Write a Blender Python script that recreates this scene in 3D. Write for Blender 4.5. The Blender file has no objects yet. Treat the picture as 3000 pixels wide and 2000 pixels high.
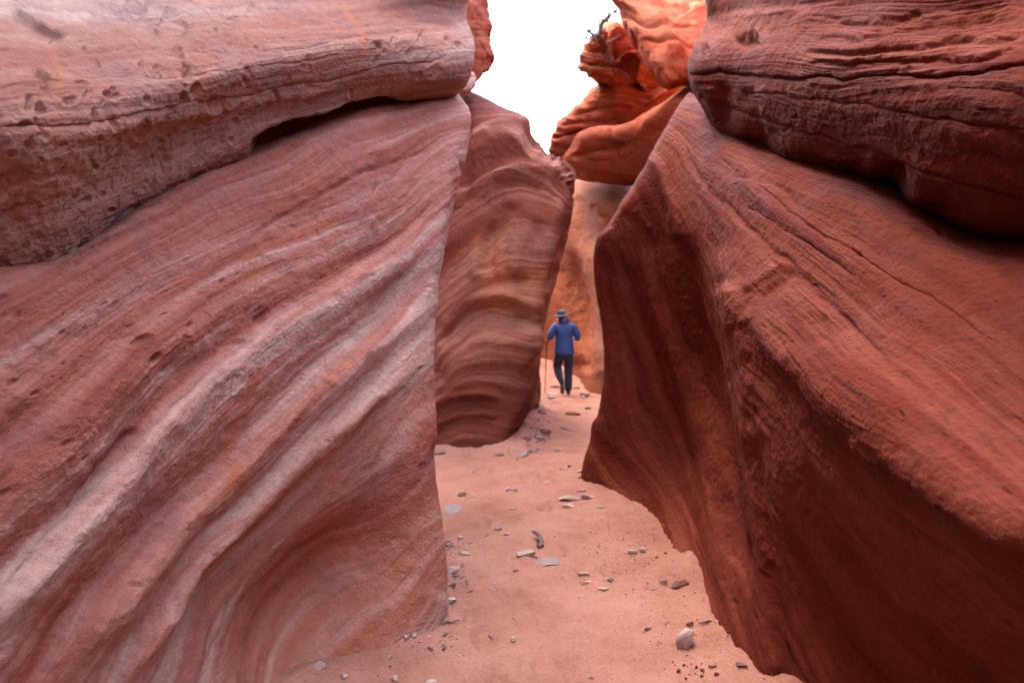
import bpy, bmesh, math, random
import numpy as np
from mathutils import Vector, Matrix
Q = 1.0                                     # mesh density
scn = bpy.context.scene
col = scn.collection
R = math.radians
# ------------------------------------------------------------------ camera
F, CX, CY, HOR = 1437.0, 1176.0, 784.0, 742.0      # photo measured on a 2352 x 1568 picture
PITCH = math.atan((CY - HOR) / F)
CAMZ = 1.5
cam = bpy.data.cameras.new("camera")
cam.lens, cam.sensor_width = 22.0, 36.0
cam.clip_start, cam.clip_end = 0.05, 2000.0
cam.dof.use_dof = True
cam.dof.focus_distance = 2.4
cam.dof.aperture_fstop = 2.3
camo = bpy.data.objects.new("camera", cam)
camo.location = (0, 0, CAMZ)
camo.rotation_euler = (math.pi / 2 - PITCH, 0, 0)
col.objects.link(camo)
scn.camera = camo
# ------------------------------------------------------------------ world, sun, exposure
SUN_EL, SUN_AZ = R(52), R(-72)
w = bpy.data.worlds.new("World")
scn.world = w
w.use_nodes = True
nt = w.node_tree
sky = nt.nodes.new("ShaderNodeTexSky")
sky.sky_type = 'NISHITA'
sky.sun_disc = False
sky.sun_elevation, sky.sun_rotation = SUN_EL, SUN_AZ
sky.air_density, sky.dust_density, sky.ozone_density = 0.45, 5.5, 0.25
bg = nt.nodes["Background"]
bg.inputs[1].default_value = 0.15
nt.links.new(sky.outputs[0], bg.inputs[0])
sl = bpy.data.lights.new("sun", 'SUN')
sl.energy, sl.angle, sl.color = 2.2, R(0.5), (1.0, 0.94, 0.85)
so = bpy.data.objects.new("sun", sl)
tosun = Vector((math.sin(SUN_AZ) * math.cos(SUN_EL), math.cos(SUN_AZ) * math.cos(SUN_EL), math.sin(SUN_EL)))
so.rotation_euler = tosun.to_track_quat('Z', 'Y').to_euler()
so.location = (10, 10, 30)
col.objects.link(so)
vs = scn.view_settings
vs.view_transform, vs.look, vs.gamma, vs.use_curve_mapping = 'Standard', 'None', 1.0, False
vs.exposure = 4.95
scn.cycles.max_bounces = 12
scn.cycles.diffuse_bounces = 8

# ------------------------------------------------------------------ helpers
def P(u, v, Y):
    """point seen at picture position u, v lying Y metres ahead"""
    a, b = (u - CX) / F, -(v - CY) / F
    y = math.cos(PITCH) + b * math.sin(PITCH)
    z = -math.sin(PITCH) + b * math.cos(PITCH)
    return np.array((a / y * Y, Y, CAMZ + z / y * Y))
def W(x, y, z):
    return np.array((x, y, z), float)
def proj(p):
    x, y, z = p[..., 0], p[..., 1], p[..., 2] - CAMZ
    d = y * math.cos(PITCH) - z * math.sin(PITCH)
    h = y * math.sin(PITCH) + z * math.cos(PITCH)
    ok = d > 0.15
    d = np.where(ok, d, 1)
    u = np.where(ok, CX + F * x / d, -9e3)
    v = np.where(ok, CY - F * h / d, -9e3)
    return u, v
rng = np.random.RandomState(7)
_perm = np.concatenate([rng.permutation(256)] * 3)
_g = rng.normal(size=(256, 3)); _g /= np.linalg.norm(_g, axis=1)[:, None]
def perlin(x, y, z):
    x, y, z = np.broadcast_arrays(x, y, z)
    xi, yi, zi = np.floor(x).astype(int), np.floor(y).astype(int), np.floor(z).astype(int)
    xf, yf, zf = x - xi, y - yi, z - zi
    xi &= 255; yi &= 255; zi &= 255
    f = lambda t: t * t * t * (t * (t * 6 - 15) + 10)
    a, b, c = f(xf), f(yf), f(zf)
    def gr(i, j, k):
        g = _g[_perm[_perm[_perm[xi + i] + yi + j] + zi + k]]
        return g[..., 0] * (xf - i) + g[..., 1] * (yf - j) + g[..., 2] * (zf - k)
    l = lambda p, q, t: p + (q - p) * t
    return l(l(l(gr(0,0,0), gr(1,0,0), a), l(gr(0,1,0), gr(1,1,0), a), b),
             l(l(gr(0,0,1), gr(1,0,1), a), l(gr(0,1,1), gr(1,1,1), a), b), c) * 1.6
def fbm(x, y, z, o=4, gain=0.5):
    r, a = 0, 1.0
    for i in range(o):
        r = r + a * perlin(x + 17.3 * i, y + 5.1 * i, z + 9.7 * i)
        x, y, z, a = x * 2.03, y * 2.03, z * 2.03, a * gain
    return r
def sstep(a, b, x):
    t = np.clip((x - a) / (b - a), 0, 1)
    return t * t * (3 - 2 * t)
def natural(pts, t, knots=None):
    """natural cubic spline through pts (k, ...) at parameters t in 0..k-1"""
    pts = np.asarray(pts, float)
    k = len(pts); sh = pts.shape[1:]
    y = pts.reshape(k, -1)
    A = np.zeros((k, k)); B = np.zeros_like(y)
    A[0, 0] = A[-1, -1] = 1
    for i in range(1, k - 1):
        A[i, i-1:i+2] = 1, 4, 1
        B[i] = 6 * (y[i+1] - 2 * y[i] + y[i-1])
    m = np.linalg.solve(A, B)
    i = np.clip(np.floor(t).astype(int), 0, k - 2)
    s = (t - i)[:, None]
    r = (m[i] * (1-s)**3 + m[i+1] * s**3) / 6 + (y[i] - m[i]/6) * (1-s) + (y[i+1] - m[i+1]/6) * s
    return r.reshape((len(t),) + sh)
def pline(pts, n=60):
    pts = np.asarray(pts, float)
    return natural(pts, np.linspace(0, len(pts) - 1, n)) if len(pts) > 2 else pts
def fold(U, V, pts, wid, amp, prof='g', taper=0.15, n=40):
    """height of a ridge (amp>0) or groove (amp<0) along a curve; wid = (left side, right side) widths, seen walking along pts"""
    c = pline(pts, n)
    wl, wr = wid if isinstance(wid, tuple) else (wid, wid)
    R_ = 3.2 * max(wl, wr)
    out = np.zeros_like(U)
    m = (U > c[:, 0].min() - R_) & (U < c[:, 0].max() + R_) & (V > c[:, 1].min() - R_) & (V < c[:, 1].max() + R_)
    if not m.any(): return out
    u, v = U[m], V[m]
    best = np.full(u.shape, 1e18); side = np.zeros_like(u); par = np.zeros_like(u)
    for i in range(len(c) - 1):
        dx, dy = c[i+1] - c[i]
        L2 = dx*dx + dy*dy + 1e-9
        t = np.clip(((u - c[i, 0]) * dx + (v - c[i, 1]) * dy) / L2, 0, 1)
        ex, ey = u - c[i, 0] - t*dx, v - c[i, 1] - t*dy
        d = ex*ex + ey*ey
        k = d < best
        best = np.where(k, d, best)
        side = np.where(k, dx * ey - dy * ex, side)      # >0: to the right of travel (v points down)
        par = np.where(k, (i + t) / (len(c) - 1), par)
    d = np.sqrt(best)
    d = d / np.where(side > 0, wr, wl)
    h = np.exp(-d*d) if prof == 'g' else np.exp(-d*1.3) if prof == 'e' else np.clip(1 - d, 0, 1)
    if taper > 0: h = h * sstep(0, taper, par) * sstep(0, taper, 1 - par)
    out[m] = amp * h
    return out
def pit(U, V, u0, v0, ru, rv, ang, dep):
    m = (abs(U - u0) < 2.2*max(ru, rv)) & (abs(V - v0) < 2.2*max(ru, rv))
    out = np.zeros_like(U)
    if not m.any(): return out
    c, s = math.cos(ang), math.sin(ang)
    x, y = U[m] - u0, V[m] - v0
    a, b = (x*c + y*s) / ru, (-x*s + y*c) / rv
    r2 = a*a + b*b
    out[m] = -dep * np.exp(-r2**1.6 * 1.2) + 0.12 * dep * np.exp(-(np.sqrt(r2) - 1.25)**2 * 12)
    return out
def layers(curves):
    """bedding coordinate: thin plate surface through curves of equal value, sampled on the picture grid"""
    q, val = [], []
    for s, pts in curves:
        L = pline(pts, max(5, int(len(pts) * 1.6)))
        q += list(L); val += [s] * len(L)
    q = np.array(q) / 1000; val = np.array(val, float)
    n = len(q)
    def phi(r2): return np.where(r2 > 0, r2 * np.log(r2 + 1e-12), 0)
    K = phi(((q[:, None] - q[None]) ** 2).sum(-1)) + np.eye(n) * 2e-3
    T = np.c_[np.ones(n), q]
    A = np.block([[K, T], [T.T, np.zeros((3, 3))]])
    sol = np.linalg.solve(A, np.r_[val, 0, 0, 0])
    gu, gv = np.arange(-600, 3000, 12.0), np.arange(-700, 2300, 12.0)
    X, Y = np.meshgrid(gu / 1000, gv / 1000)
    S = sol[n] + sol[n+1] * X + sol[n+2] * Y
    for i in range(n): S = S + sol[i] * phi((X - q[i, 0])**2 + (Y - q[i, 1])**2)
    def f(U, V):
        a = np.clip((U + 600) / 12, 0, len(gu) - 1.001); b = np.clip((V + 700) / 12, 0, len(gv) - 1.001)
        i, j = a.astype(int), b.astype(int); x, y = a - i, b - j
        return (S[j, i]*(1-x)*(1-y) + S[j, i+1]*x*(1-y) + S[j+1, i]*(1-x)*y + S[j+1, i+1]*x*y)
    return f
def spline_rows(net, counts):
    """natural cubic along axis 0 with knots spaced by the square root of the mean gap between rows"""
    k = len(net); y = net.reshape(k, -1)
    h = np.sqrt(np.maximum(np.linalg.norm(np.diff(net, axis=0), axis=-1).mean(1), 1e-4))
    A = np.zeros((k, k)); B = np.zeros_like(y); A[0, 0] = A[-1, -1] = 1
    for i in range(1, k - 1):
        A[i, i-1], A[i, i], A[i, i+1] = h[i-1], 2 * (h[i-1] + h[i]), h[i]
        B[i] = 6 * ((y[i+1] - y[i]) / h[i] - (y[i] - y[i-1]) / h[i-1])
    m = np.linalg.solve(A, B)
    out = []
    for i, n in enumerate(counts):
        s_ = np.linspace(0, 1, max(2, int(n * Q)), endpoint=(i == k - 2))[:, None]
        out.append(h[i]**2 / 6 * (m[i] * ((1-s_)**3 - (1-s_)) + m[i+1] * (s_**3 - s_)) + y[i] * (1-s_) + y[i+1] * s_)
    return np.concatenate(out).reshape((-1,) + net.shape[1:])
def resample(net, rows_n, cols_n):
    g = spline_rows(np.array(net, float), rows_n)
    return spline_rows(g.transpose(1, 0, 2).copy(), cols_n).transpose(1, 0, 2).copy()
def normals(g):
    n = np.cross(np.gradient(g, axis=1), np.gradient(g, axis=0))
    return n / (np.linalg.norm(n, axis=2)[..., None] + 1e-12)
def mesh_grid(name, g, mat, attrs=None, parent=None, base=(0, 0, 0), closed=False):
    N, M = g.shape[:2]
    me = bpy.data.meshes.new(name)
    me.vertices.add(N * M)
    me.vertices.foreach_set("co", (g - np.array(base)).reshape(-1).astype(np.float32))
    i = np.arange((N - 1) * (M - 1)).reshape(N - 1, M - 1)
    a = (np.arange(N - 1)[:, None] * M + np.arange(M - 1)[None]).reshape(-1)
    q = np.stack([a, a + 1, a + M + 1, a + M], 1)
    if closed:
        a = np.arange(N - 1) * M
        q = np.r_[q, np.stack([a + M - 1, a, a + M, a + 2*M - 1], 1)]
    nf = len(q)
    me.loops.add(nf * 4); me.polygons.add(nf)
    me.loops.foreach_set("vertex_index", q.reshape(-1).astype(np.int32))
    me.polygons.foreach_set("loop_start", (np.arange(nf) * 4).astype(np.int32))
    me.polygons.foreach_set("use_smooth", np.ones(nf, bool))
    for k, v in (attrs or {}).items():
        at = me.attributes.new(k, 'FLOAT', 'POINT')
        at.data.foreach_set("value", v.reshape(-1).astype(np.float32))
    me.materials.append(mat)
    me.update(calc_edges=True)
    o = bpy.data.objects.new(name, me)
    col.objects.link(o)
    if parent: o.parent = parent
    return o
def tag(o, label, cat=None, group=None, kind=None):
    if label: o["label"] = label
    if cat: o["category"] = cat
    if group: o["group"] = group
    if kind: o["kind"] = kind
    return o
def thing(name, loc, label, cat, group=None):
    o = bpy.data.objects.new(name, None)
    o.location = loc; o.empty_display_size = 0.2
    col.objects.link(o)
    return tag(o, label, cat, group)
def obj_from_bm(name, bm, mat, parent=None, smooth=False):
    me = bpy.data.meshes.new(name)
    bm.to_mesh(me); bm.free()
    me.materials.append(mat)
    if smooth: me.polygons.foreach_set("use_smooth", [True] * len(me.polygons))
    o = bpy.data.objects.new(name, me)
    col.objects.link(o)
    if parent: o.parent = parent
    return o

# ------------------------------------------------------------------ materials
class NT:
    def __init__(s, name):
        s.m = bpy.data.materials.new(name); s.m.use_nodes = True
        s.t = s.m.node_tree; s.b = s.t.nodes["Principled BSDF"]
    def n(s, typ, ins=None, **kw):
        nd = s.t.nodes.new(typ)
        for k, v in kw.items(): setattr(nd, k, v)
        for k, v in (ins or {}).items():
            if hasattr(v, "is_output"): s.t.links.new(v, nd.inputs[k])
            else: nd.inputs[k].default_value = v
        return nd
    def ramp(s, fac, stops):
        r = s.n("ShaderNodeValToRGB", {0: fac})
        e = r.color_ramp.elements
        while len(e) < len(stops): e.new(0.5)
        for k, (p, c) in zip(e, stops):
            k.position = p; k.color = (*c, 1) if len(c) == 3 else c
        return r.outputs[0]
    def math(s, op, a, b=0.0, clamp=False):
        return s.n("ShaderNodeMath", {0: a, 1: b}, operation=op, use_clamp=clamp).outputs[0]
    def noise(s, vec, scale, detail=4, rough=0.55, dist=0.0):
        return s.n("ShaderNodeTexNoise", {"Vector": vec, "Scale": scale, "Detail": detail, "Roughness": rough, "Distortion": dist}).outputs["Fac"]
    def mix(s, fac, a, b, mode='MIX'):
        x = s.n("ShaderNodeMix", data_type='RGBA', blend_type=mode)
        for k, v in ((0, fac), (6, a), (7, b)):
            if hasattr(v, "is_output"): s.t.links.new(v, x.inputs[k])
            else: x.inputs[k].default_value = (*v, 1) if isinstance(v, tuple) and len(v) == 3 else v
        return x.outputs[2]
    def attr(s, name):
        return s.n("ShaderNodeAttribute", attribute_name=name).outputs["Fac"]
def g3(v): return (v, v, v)
def sandstone(name, pale, mid, deep, dark, band=1.0, fine=1.0, stain_or_light=(0.50, 0.17, 0.07), blotch=(0.25, 0.17, 0.19), blot=0.5, rough=0.75, grain=1.0, spec=0.07):
    k = NT(name)
    pos = k.n("ShaderNodeTexCoord").outputs["Object"]
    sp = k.n("ShaderNodeSeparateXYZ", {0: pos})
    s = k.attr("bed")
    wob = k.math('MULTIPLY', k.math('SUBTRACT', k.noise(pos, 1.6, 3), 0.5), 0.5)
    s2 = k.math('ADD', s, wob)
    def bedvec(f, lo):
        return k.n("ShaderNodeCombineXYZ", {0: k.math('MULTIPLY', s2, f), 1: k.math('MULTIPLY', sp.outputs[1], lo), 2: k.math('MULTIPLY', sp.outputs[2], lo)}).outputs[0]
    broad = k.noise(bedvec(1.1 * band, 0.25), 1.0, 3, 0.6)
    bands = k.noise(bedvec(4.0 * band, 0.5), 1.0, 4, 0.6)
    fines = k.noise(bedvec(22.0 * fine, 1.5), 1.0, 3, 0.65)
    f = k.math('ADD', k.math('MULTIPLY', broad, 0.6), k.math('MULTIPLY', bands, 0.4))
    c = k.ramp(f, [(0.31, dark), (0.41, deep), (0.50, mid), (0.585, pale), (0.68, mid)])
    lines = k.ramp(fines, [(0.28, g3(0.50)), (0.40, g3(0.86)), (0.52, g3(1.0)), (0.62, g3(0.97)), (0.75, g3(1.14))])
    c = k.mix(0.75, c, lines, 'MULTIPLY')
    bl = k.noise(pos, 2.2, 6, 0.65, 0.4)
    c = k.mix(k.math('MULTIPLY', k.ramp(bl, [(0.50, g3(0)), (0.66, g3(1))]), blot), c, blotch)
    mott = k.noise(pos, 30, 5, 0.7)
    c = k.mix(1.0, c, k.ramp(mott, [(0.3, g3(0.80)), (0.5, g3(1.0)), (0.72, g3(1.14))]), 'MULTIPLY')
    sn = k.noise(pos, 9, 4, 0.6)
    sf = k.math('MULTIPLY', k.attr("stain_or_light"), k.ramp(sn, [(0.32, g3(0.35)), (0.6, g3(1))]), clamp=True)
    c = k.mix(sf, c, stain_or_light)
    k.t.links.new(c, k.b.inputs["Base Color"])
    k.b.inputs["Specular IOR Level"].default_value = spec
    rg = k.ramp(k.noise(pos, 5, 4), [(0.3, g3(rough - 0.12)), (0.7, g3(rough + 0.12))])
    k.t.links.new(rg, k.b.inputs["Roughness"])
    h = k.math('ADD', k.math('MULTIPLY', k.noise(pos, 300, 3, 0.75), 0.004 * grain), k.math('MULTIPLY', k.noise(pos, 75, 5, 0.7), 0.014 * grain))
    h = k.math('ADD', h, k.math('MULTIPLY', fines, 0.006))
    bp = k.n("ShaderNodeBump", {"Strength": 0.9, "Distance": 1.0, "Height": h})
    k.t.links.new(bp.outputs[0], k.b.inputs["Normal"])
    return k.m
M = {}
M['left'] = sandstone("pink_sandstone", (0.57, 0.345, 0.245), (0.45, 0.18, 0.115), (0.355, 0.105, 0.057), (0.21, 0.055, 0.035), blot=0.4, blotch=(.235,.105,.095), stain_or_light=(.42,.125,.05), fine=.5, spec=.12)
M['over'] = sandstone("grey_pink_sandstone", (0.55, 0.36, 0.255), (0.43, 0.215, 0.135), (0.34, 0.13, 0.075), (0.22, 0.077, 0.05), blot=0.5, blotch=(.26,.125,.11), stain_or_light=(.43,.14,.06), fine=.5, band=0.7, spec=.18)
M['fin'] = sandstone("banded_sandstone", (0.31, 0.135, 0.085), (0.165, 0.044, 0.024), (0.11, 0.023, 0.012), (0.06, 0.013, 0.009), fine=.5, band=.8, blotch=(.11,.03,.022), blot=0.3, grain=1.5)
M['right'] = sandstone("red_sandstone", (0.165, 0.037, 0.018), (0.115, 0.0175, 0.0075), (0.086, 0.011, 0.0045), (0.043, 0.0075, 0.0045), blotch=(.062,.0145,.01), grain=.6, stain_or_light=(.16,.036,.017), fine=.42, blot=0.2, rough=.82, spec=.11)
M['far'] = sandstone("orange_sandstone", (0.38, 0.12, 0.058), (0.31, 0.072, 0.029), (0.25, 0.047, 0.018), (0.14, 0.030, 0.017), blotch=(.2,.08,.06), blot=0.3, grain=2.5, band=0.8)

M['nose'] = sandstone("orange_sandstone_painted_light", (0.36, 0.115, 0.045), (0.29, 0.078, 0.026), (0.23, 0.052, 0.016), (0.14, 0.032, 0.012), stain_or_light=(.34, .17, .13), blotch=(.15,.04,.016), blot=0.2, grain=2.5, band=0.8)  # pale extra tint paints sky light on the convex edge

def soften(g, rs_, cs_):
    """Gaussian smoothing of a point grid along its rows and columns, edges held"""
    for ax, sg in ((0, rs_), (1, cs_)):
        if sg <= 0: continue
        r_ = int(sg * 2.5); kx = np.exp(-np.arange(-r_, r_ + 1)**2 / (2.0 * sg * sg)); kx /= kx.sum()
        gp = np.moveaxis(g, ax, 0)
        lo = 2 * gp[:1] - gp[1:r_+1][::-1]; hi = 2 * gp[-1:] - gp[-r_-1:-1][::-1]
        p = np.concatenate([lo, gp, hi])
        gp = sum(kx[i] * p[i:i + len(gp)] for i in range(2 * r_ + 1))
        g = np.moveaxis(gp, 0, ax)
    return g
def finish(name, net, rows_n, cols_n, mat, sfun, disp, parent=None, base=(0,0,0), bedamp=0.012, bedfreq=3.0, rough=0.02, rscale=2.5, stain_or_light=None, mask=None, fine=0.003, warp=9.0, smooth=(6, 10), grit=0.0015, thin=.0018, even_n=None):
    g = resample(net, rows_n, cols_n)
    if smooth: g = soften(g, *smooth)
    n = normals(g)
    if even_n:
        n = soften(n, *even_n); n = n / (np.linalg.norm(n, axis=2)[..., None] + 1e-9)
    U, V = proj(g)
    vis = (U > 0) & (U < 2352) & (V > 0) & (V < 1568)
    tocam = np.array((0, 0.0, CAMZ)) - g
    if ((tocam * n).sum(-1) * vis).sum() < 0: n = -n
    S = sfun(U, V) if sfun else g[..., 2] * 3 + g[..., 0] * 0.4
    bad = U < -8000
    S = np.where(bad, g[..., 2] * 3, S)
    h = np.zeros_like(U)
    x, y, z = g[..., 0], g[..., 1], g[..., 2]
    wp = warp * np.clip(3 / np.maximum(y, .5), .3, 1.5)
    if disp: h = disp(U + wp * fbm(x * 3.1, y * 3.1, z * 3.1 + 7, 4, .6), V + wp * fbm(x * 3.1 + 31, y * 3.1, z * 3.1, 4, .6), g, S)
    lo = fbm(x * rscale, y * rscale, z * rscale, 5)
    h = h + rough * lo
    wob = 0.35 * perlin(x * 1.3, y * 1.3, z * 1.3)
    b = fbm((S + wob) * bedfreq, y * 0.5, z * 0.5, 5, 0.6)
    amp = bedamp * (0.55 + 0.9 * sstep(-0.5, 0.6, perlin(x * 0.9 + 3, y * 0.9, z * 0.9)))
    h = h + (mask(U, V) if mask else 1) * thin * fbm((S + .3 * wob) * 11, y * .8, z * .8, 3, .6) * sstep(-.4, .5, perlin(x * 1.1 + 9, y * 1.1, z * 1.1))
    h = h + amp * b * (mask(U, V) if mask else 1)
    if fine: h = h + fine * fbm(x * 16, y * 16, z * 16, 3, 0.6) + grit * fbm(x * 62, y * 62, z * 62, 2, 0.6)
    g2 = g + n * h[..., None]
    st = stain_or_light(U, V) if stain_or_light else np.zeros_like(U)
    return mesh_grid(name, g2, mat, {"bed": S, "stain_or_light": st}, parent, base)

# ------------------------------------------------------------------ near left wall
LB = layers([
    (11.5, [(0, -150), (500, -140), (1000, -120)]),
    (10.3, [(0, 60), (300, 60), (600, 40), (1060, 20)]),
    (9.2, [(0, 200), (300, 170), (600, 130), (1060, 80)]),
    (8.3, [(0, 300), (280, 265), (580, 225), (1040, 130)]),
    (7.6, [(0, 470), (280, 380), (580, 285), (1050, 175)]),
    (6.8, [(0, 640), (280, 498), (480, 400), (610, 345), (740, 285), (900, 240), (1070, 212)]),
    (5.6, [(0, 830), (250, 660), (530, 520), (650, 470), (800, 410), (1050, 285)]),
    (4.4, [(0, 1080), (200, 900), (420, 720), (700, 580), (900, 490), (1025, 380)]),
    (3.4, [(0, 1330), (200, 1130), (300, 1020), (420, 880), (560, 770), (700, 680), (900, 560), (1012, 450)]),
    (2.1, [(90, 1568), (330, 1250), (560, 1030), (740, 850), (900, 720), (1003, 580)]),
    (1.0, [(330, 1568), (470, 1300), (600, 1200), (730, 1060), (860, 920), (992, 780)]),
    (0.0, [(560, 1568), (690, 1330), (830, 1245), (960, 1150), (1005, 1050)]),
    (-1.2, [(720, 1568), (850, 1420), (930, 1370), (1010, 1250)]),
    (-2.0, [(900, 1560), (1000, 1440), (1020, 1360)]),
])
lw = thing("sandstone_cliff", (-0.9, 2.5, 0), "pale pink banded rock wall filling the left foreground, with a dark slot under its ledge", "rock wall", "canyon walls")
lwb = (-0.9, 2.5, 0)
lower = [
 [W(-2.2,-5,-.3), W(-1.9,.2,-.2), W(-1.5,1.2,-.15), W(-1.15,1.9,-.15), P(720,1590,2.58), P(900,1530,2.78), P(1034,1466,3.02), W(-.46,3.62,-.1), W(-1.3,4.3,-.1)],
 [W(-2.2,-5,.5), W(-1.8,.3,.5), P(0,1568,1.5), P(350,1500,1.98), P(700,1410,2.62), P(900,1350,2.86), P(1042,1310,3.08), P(1012,1300,3.65), P(800,1300,4.4)],
 [W(-2.2,-5,1.0), W(-1.75,.3,1.0), P(0,1250,1.5), P(350,1180,1.98), P(650,1130,2.55), P(880,1090,2.92), P(1016,1085,3.15), P(980,1080,3.8), P(800,1060,4.5)],
 [W(-2.25,-5,1.3), W(-1.8,.3,1.3), P(0,950,1.56), P(350,880,2.05), P(650,830,2.6), P(880,790,3.05), P(999,800,3.3), P(970,790,4.0), P(800,780,4.7)],
 [W(-2.4,-5,1.5), W(-1.9,.3,1.5), P(0,780,1.62), P(330,650,2.15), P(640,570,2.75), P(890,500,3.25), P(1032,540,3.55), P(996,540,4.2), P(800,540,5)],
 [W(-2.6,-5,1.7), W(-2.1,.3,1.7), P(0,640,1.74), P(300,492,2.27), P(620,345,2.95), P(890,250,3.55), P(1100,262,4.0), P(1066,300,4.6), P(850,300,5.4)],
 [W(-3.4,-5,1.9), W(-2.9,.3,1.9), P(-60,610,2.1), P(290,470,2.6), P(618,322,3.3), P(885,228,3.85), P(1055,212,4.3), P(1030,215,5.0), P(830,260,5.8)],
 [W(-3.9,-5,3.0), W(-3.2,.3,3.0), P(-120,480,2.3), P(260,300,2.75), P(612,170,3.42), P(880,120,3.95), P(1030,120,4.5), P(990,120,5.2), P(790,140,6.0)],
]
def d_lower(U, V, g, S):
    h = np.zeros_like(U)
    def f(*a, **k):
        nonlocal h
        h = h + fold(U, V, *a, **k)
    # grooves between the flowing ribs (walking from lower left to upper right: left side is uphill)
    f([(-80,1410),(0,1330),(200,1130),(300,1020),(420,880),(560,770),(700,680),(900,560),(1012,450)], (54, 24), -0.044)
    f([(-100,1500),(60,1350),(260,1120),(420,930),(560,810),(700,715),(900,600),(1010,480)], (26, 40), 0.028)
    f([(0,1380),(150,1210),(290,1035),(350,980)], (12, 7), -0.03)
    f([(20,1640),(160,1440),(330,1250),(480,1100),(600,985),(740,850),(900,720),(1003,590)], (64, 28), -0.048)
    f([(120,1640),(290,1370),(420,1210),(580,1050),(740,895),(900,750),(1000,640)], (32, 44), 0.042)
    f([(150,1660),(330,1430),(450,1270),(560,1150),(720,1000),(860,870),(985,700)], (42, 24), -0.034)
    f([(240,1660),(390,1400),(490,1265),(600,1160),(740,1010),(880,890),(990,740)], (30, 36), 0.036)
    f([(330,1640),(420,1430),(520,1290),(620,1200),(740,1090),(860,960),(985,830)], (18, 60), -0.060, taper=.3)
    # the scooped hollow below
    ca, sa = math.cos(-.75), math.sin(-.75)
    ex, ey = (U - 780) * ca + (V - 1325) * sa, -(U - 780) * sa + (V - 1325) * ca
    h = h - 0.22 * np.exp(-(ex / 280)**2 - (ey / 125)**2) * sstep(1030, 860, U)
    for c, a in (([(520,1600),(640,1400),(760,1300),(900,1210),(975,1130)], .010), ([(560,1620),(690,1430),(820,1340),(940,1260),(990,1190)], .014),
                 ([(470,1600),(600,1380),(730,1260),(870,1170),(970,1080)], .010), ([(600,1640),(720,1500),(860,1390),(960,1310),(1000,1270)], .008),
                 ([(440,1600),(560,1380),(690,1240),(850,1120),(960,1020)], .012), ([(660,1640),(800,1470),(900,1410),(1000,1350)], .010)):
        f(c, (16, 9), a * .4)
    f([(760,1610),(880,1500),(980,1420),(1012,1350)], (50, 60), 0.01)
    # upper slope
    f([(560,560),(640,505),(720,455),(830,405),(960,350),(1040,300)], (10, 5), -0.016)
    f([(480,640),(560,585),(660,530),(760,480)], (16, 8), -0.010)
    f([(0,900),(150,800),(320,700),(480,640)], (50, 30), -0.012)
    f([(0,1050),(90,960),(220,850),(330,760)], (60, 40), -0.030)
    f([(90,1000),(200,900),(330,800),(470,720)], (40, 40), 0.018)
    f([(0,1160),(160,1010),(300,880),(430,780),(560,690),(720,620)], (50, 40), 0.016)
    f([(610,350),(640,400),(660,470),(700,560)], 60, -0.02)
    f([(1035,300),(1020,420),(1005,560),(996,700),(992,900),(1000,1050)], (26, 18), 0.03, taper=.1)
    for a in ((300,470,24,13,-.6,.03),(350,835,22,12,-.6,.03),(320,790,26,16,-.5,.035),(395,850,24,11,-.7,.025),(610,720,26,14,-.8,.04),(560,790,24,18,.3,.03),(600,705,16,8,-.6,.02),
              (515,642,9,9,0,.014),(430,790,10,10,0,.012),(180,605,12,5,.5,.012),(850,640,8,8,0,.01),(940,700,12,10,0,.012),(870,850,10,8,0,.01),(720,1060,7,7,0,.008),(660,1000,10,6,-.6,.01),
              (370,720,10,6,0,.012),(420,775,9,6,0,.012),(150,760,9,8,0,.01),(45,720,14,10,-.5,.014),(30,880,20,14,-.4,.02),(90,900,16,8,-.5,.014),(240,700,9,5,0,.01)):
        h = h + pit(U, V, a[0], a[1], a[2]*.8, a[3]*.8, a[4], a[5]*.5)
    r = np.random.RandomState(3)
    for i in range(150):
        u, v = r.uniform(0, 1000), r.uniform(250, 1350)
        if v < 640 - 0.42 * u: continue
        s = 2.5 + 5 * r.rand() ** 3
        h = h + pit(U, V, u, v, s * r.uniform(1, 2), s, -0.7 + r.uniform(-.3, .3), s * 0.0011)
    lump = fbm(g[..., 0] * 6, g[..., 1] * 6, g[..., 2] * 6, 3)
    h = h + 0.008 * np.abs(lump) * sstep(1.5, 4, S)
    return h
def hollow(U, V):
    ca, sa = math.cos(-.75), math.sin(-.75)
    ex, ey = (U - 800) * ca + (V - 1360) * sa, -(U - 800) * sa + (V - 1360) * ca
    return np.exp(-((ex / 300)**2 + (ey / 135)**2)**2)
def drip(U, V, items):
    s = np.zeros_like(U)
    for pts, wd, a in items: s = np.maximum(s, fold(U, V, pts, wd, a, taper=0.1, n=16))
    return s
def st_lower(U, V):
    it = [([(578,830),(570,930),(545,1010),(525,1080)], 12, .8), ([(600,830),(575,960)], 9, .7), ([(555,1060),(520,1110),(495,1160)], 10, .9), ([(565,1085),(530,1130)], 14, .9)]
    for k, (u, v0, v1) in enumerate([(560,560,760),(574,560,740),(588,570,720),(604,560,700),(546,600,700),(490,900,1010),(503,880,990),(512,860,1000),(475,980,1080),(530,850,960),(470,1130,1180),(445,1160,1220),(690,480,560),(720,560,640),(760,800,900),(735,1060,1110)]):
        it.append(([(u, v0), (u - 3, (v0+v1)/2), (u - 10, v1)], 2.6, .75))
    for u, v0, v1 in ((870,420,560),(900,440,520),(935,420,510),(780,300,420),(830,320,470),(700,360,470),(640,330,430)): it.append(([(u, v0), (u+12, v1)], 10, .35))
    s = drip(U, V, it)
    return np.maximum(np.maximum(s, fold(U, V, [(640,640),(720,600),(800,560)], 40, .25)), .55 * hollow(U, V))
camp = W(0, 0, CAMZ)
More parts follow.
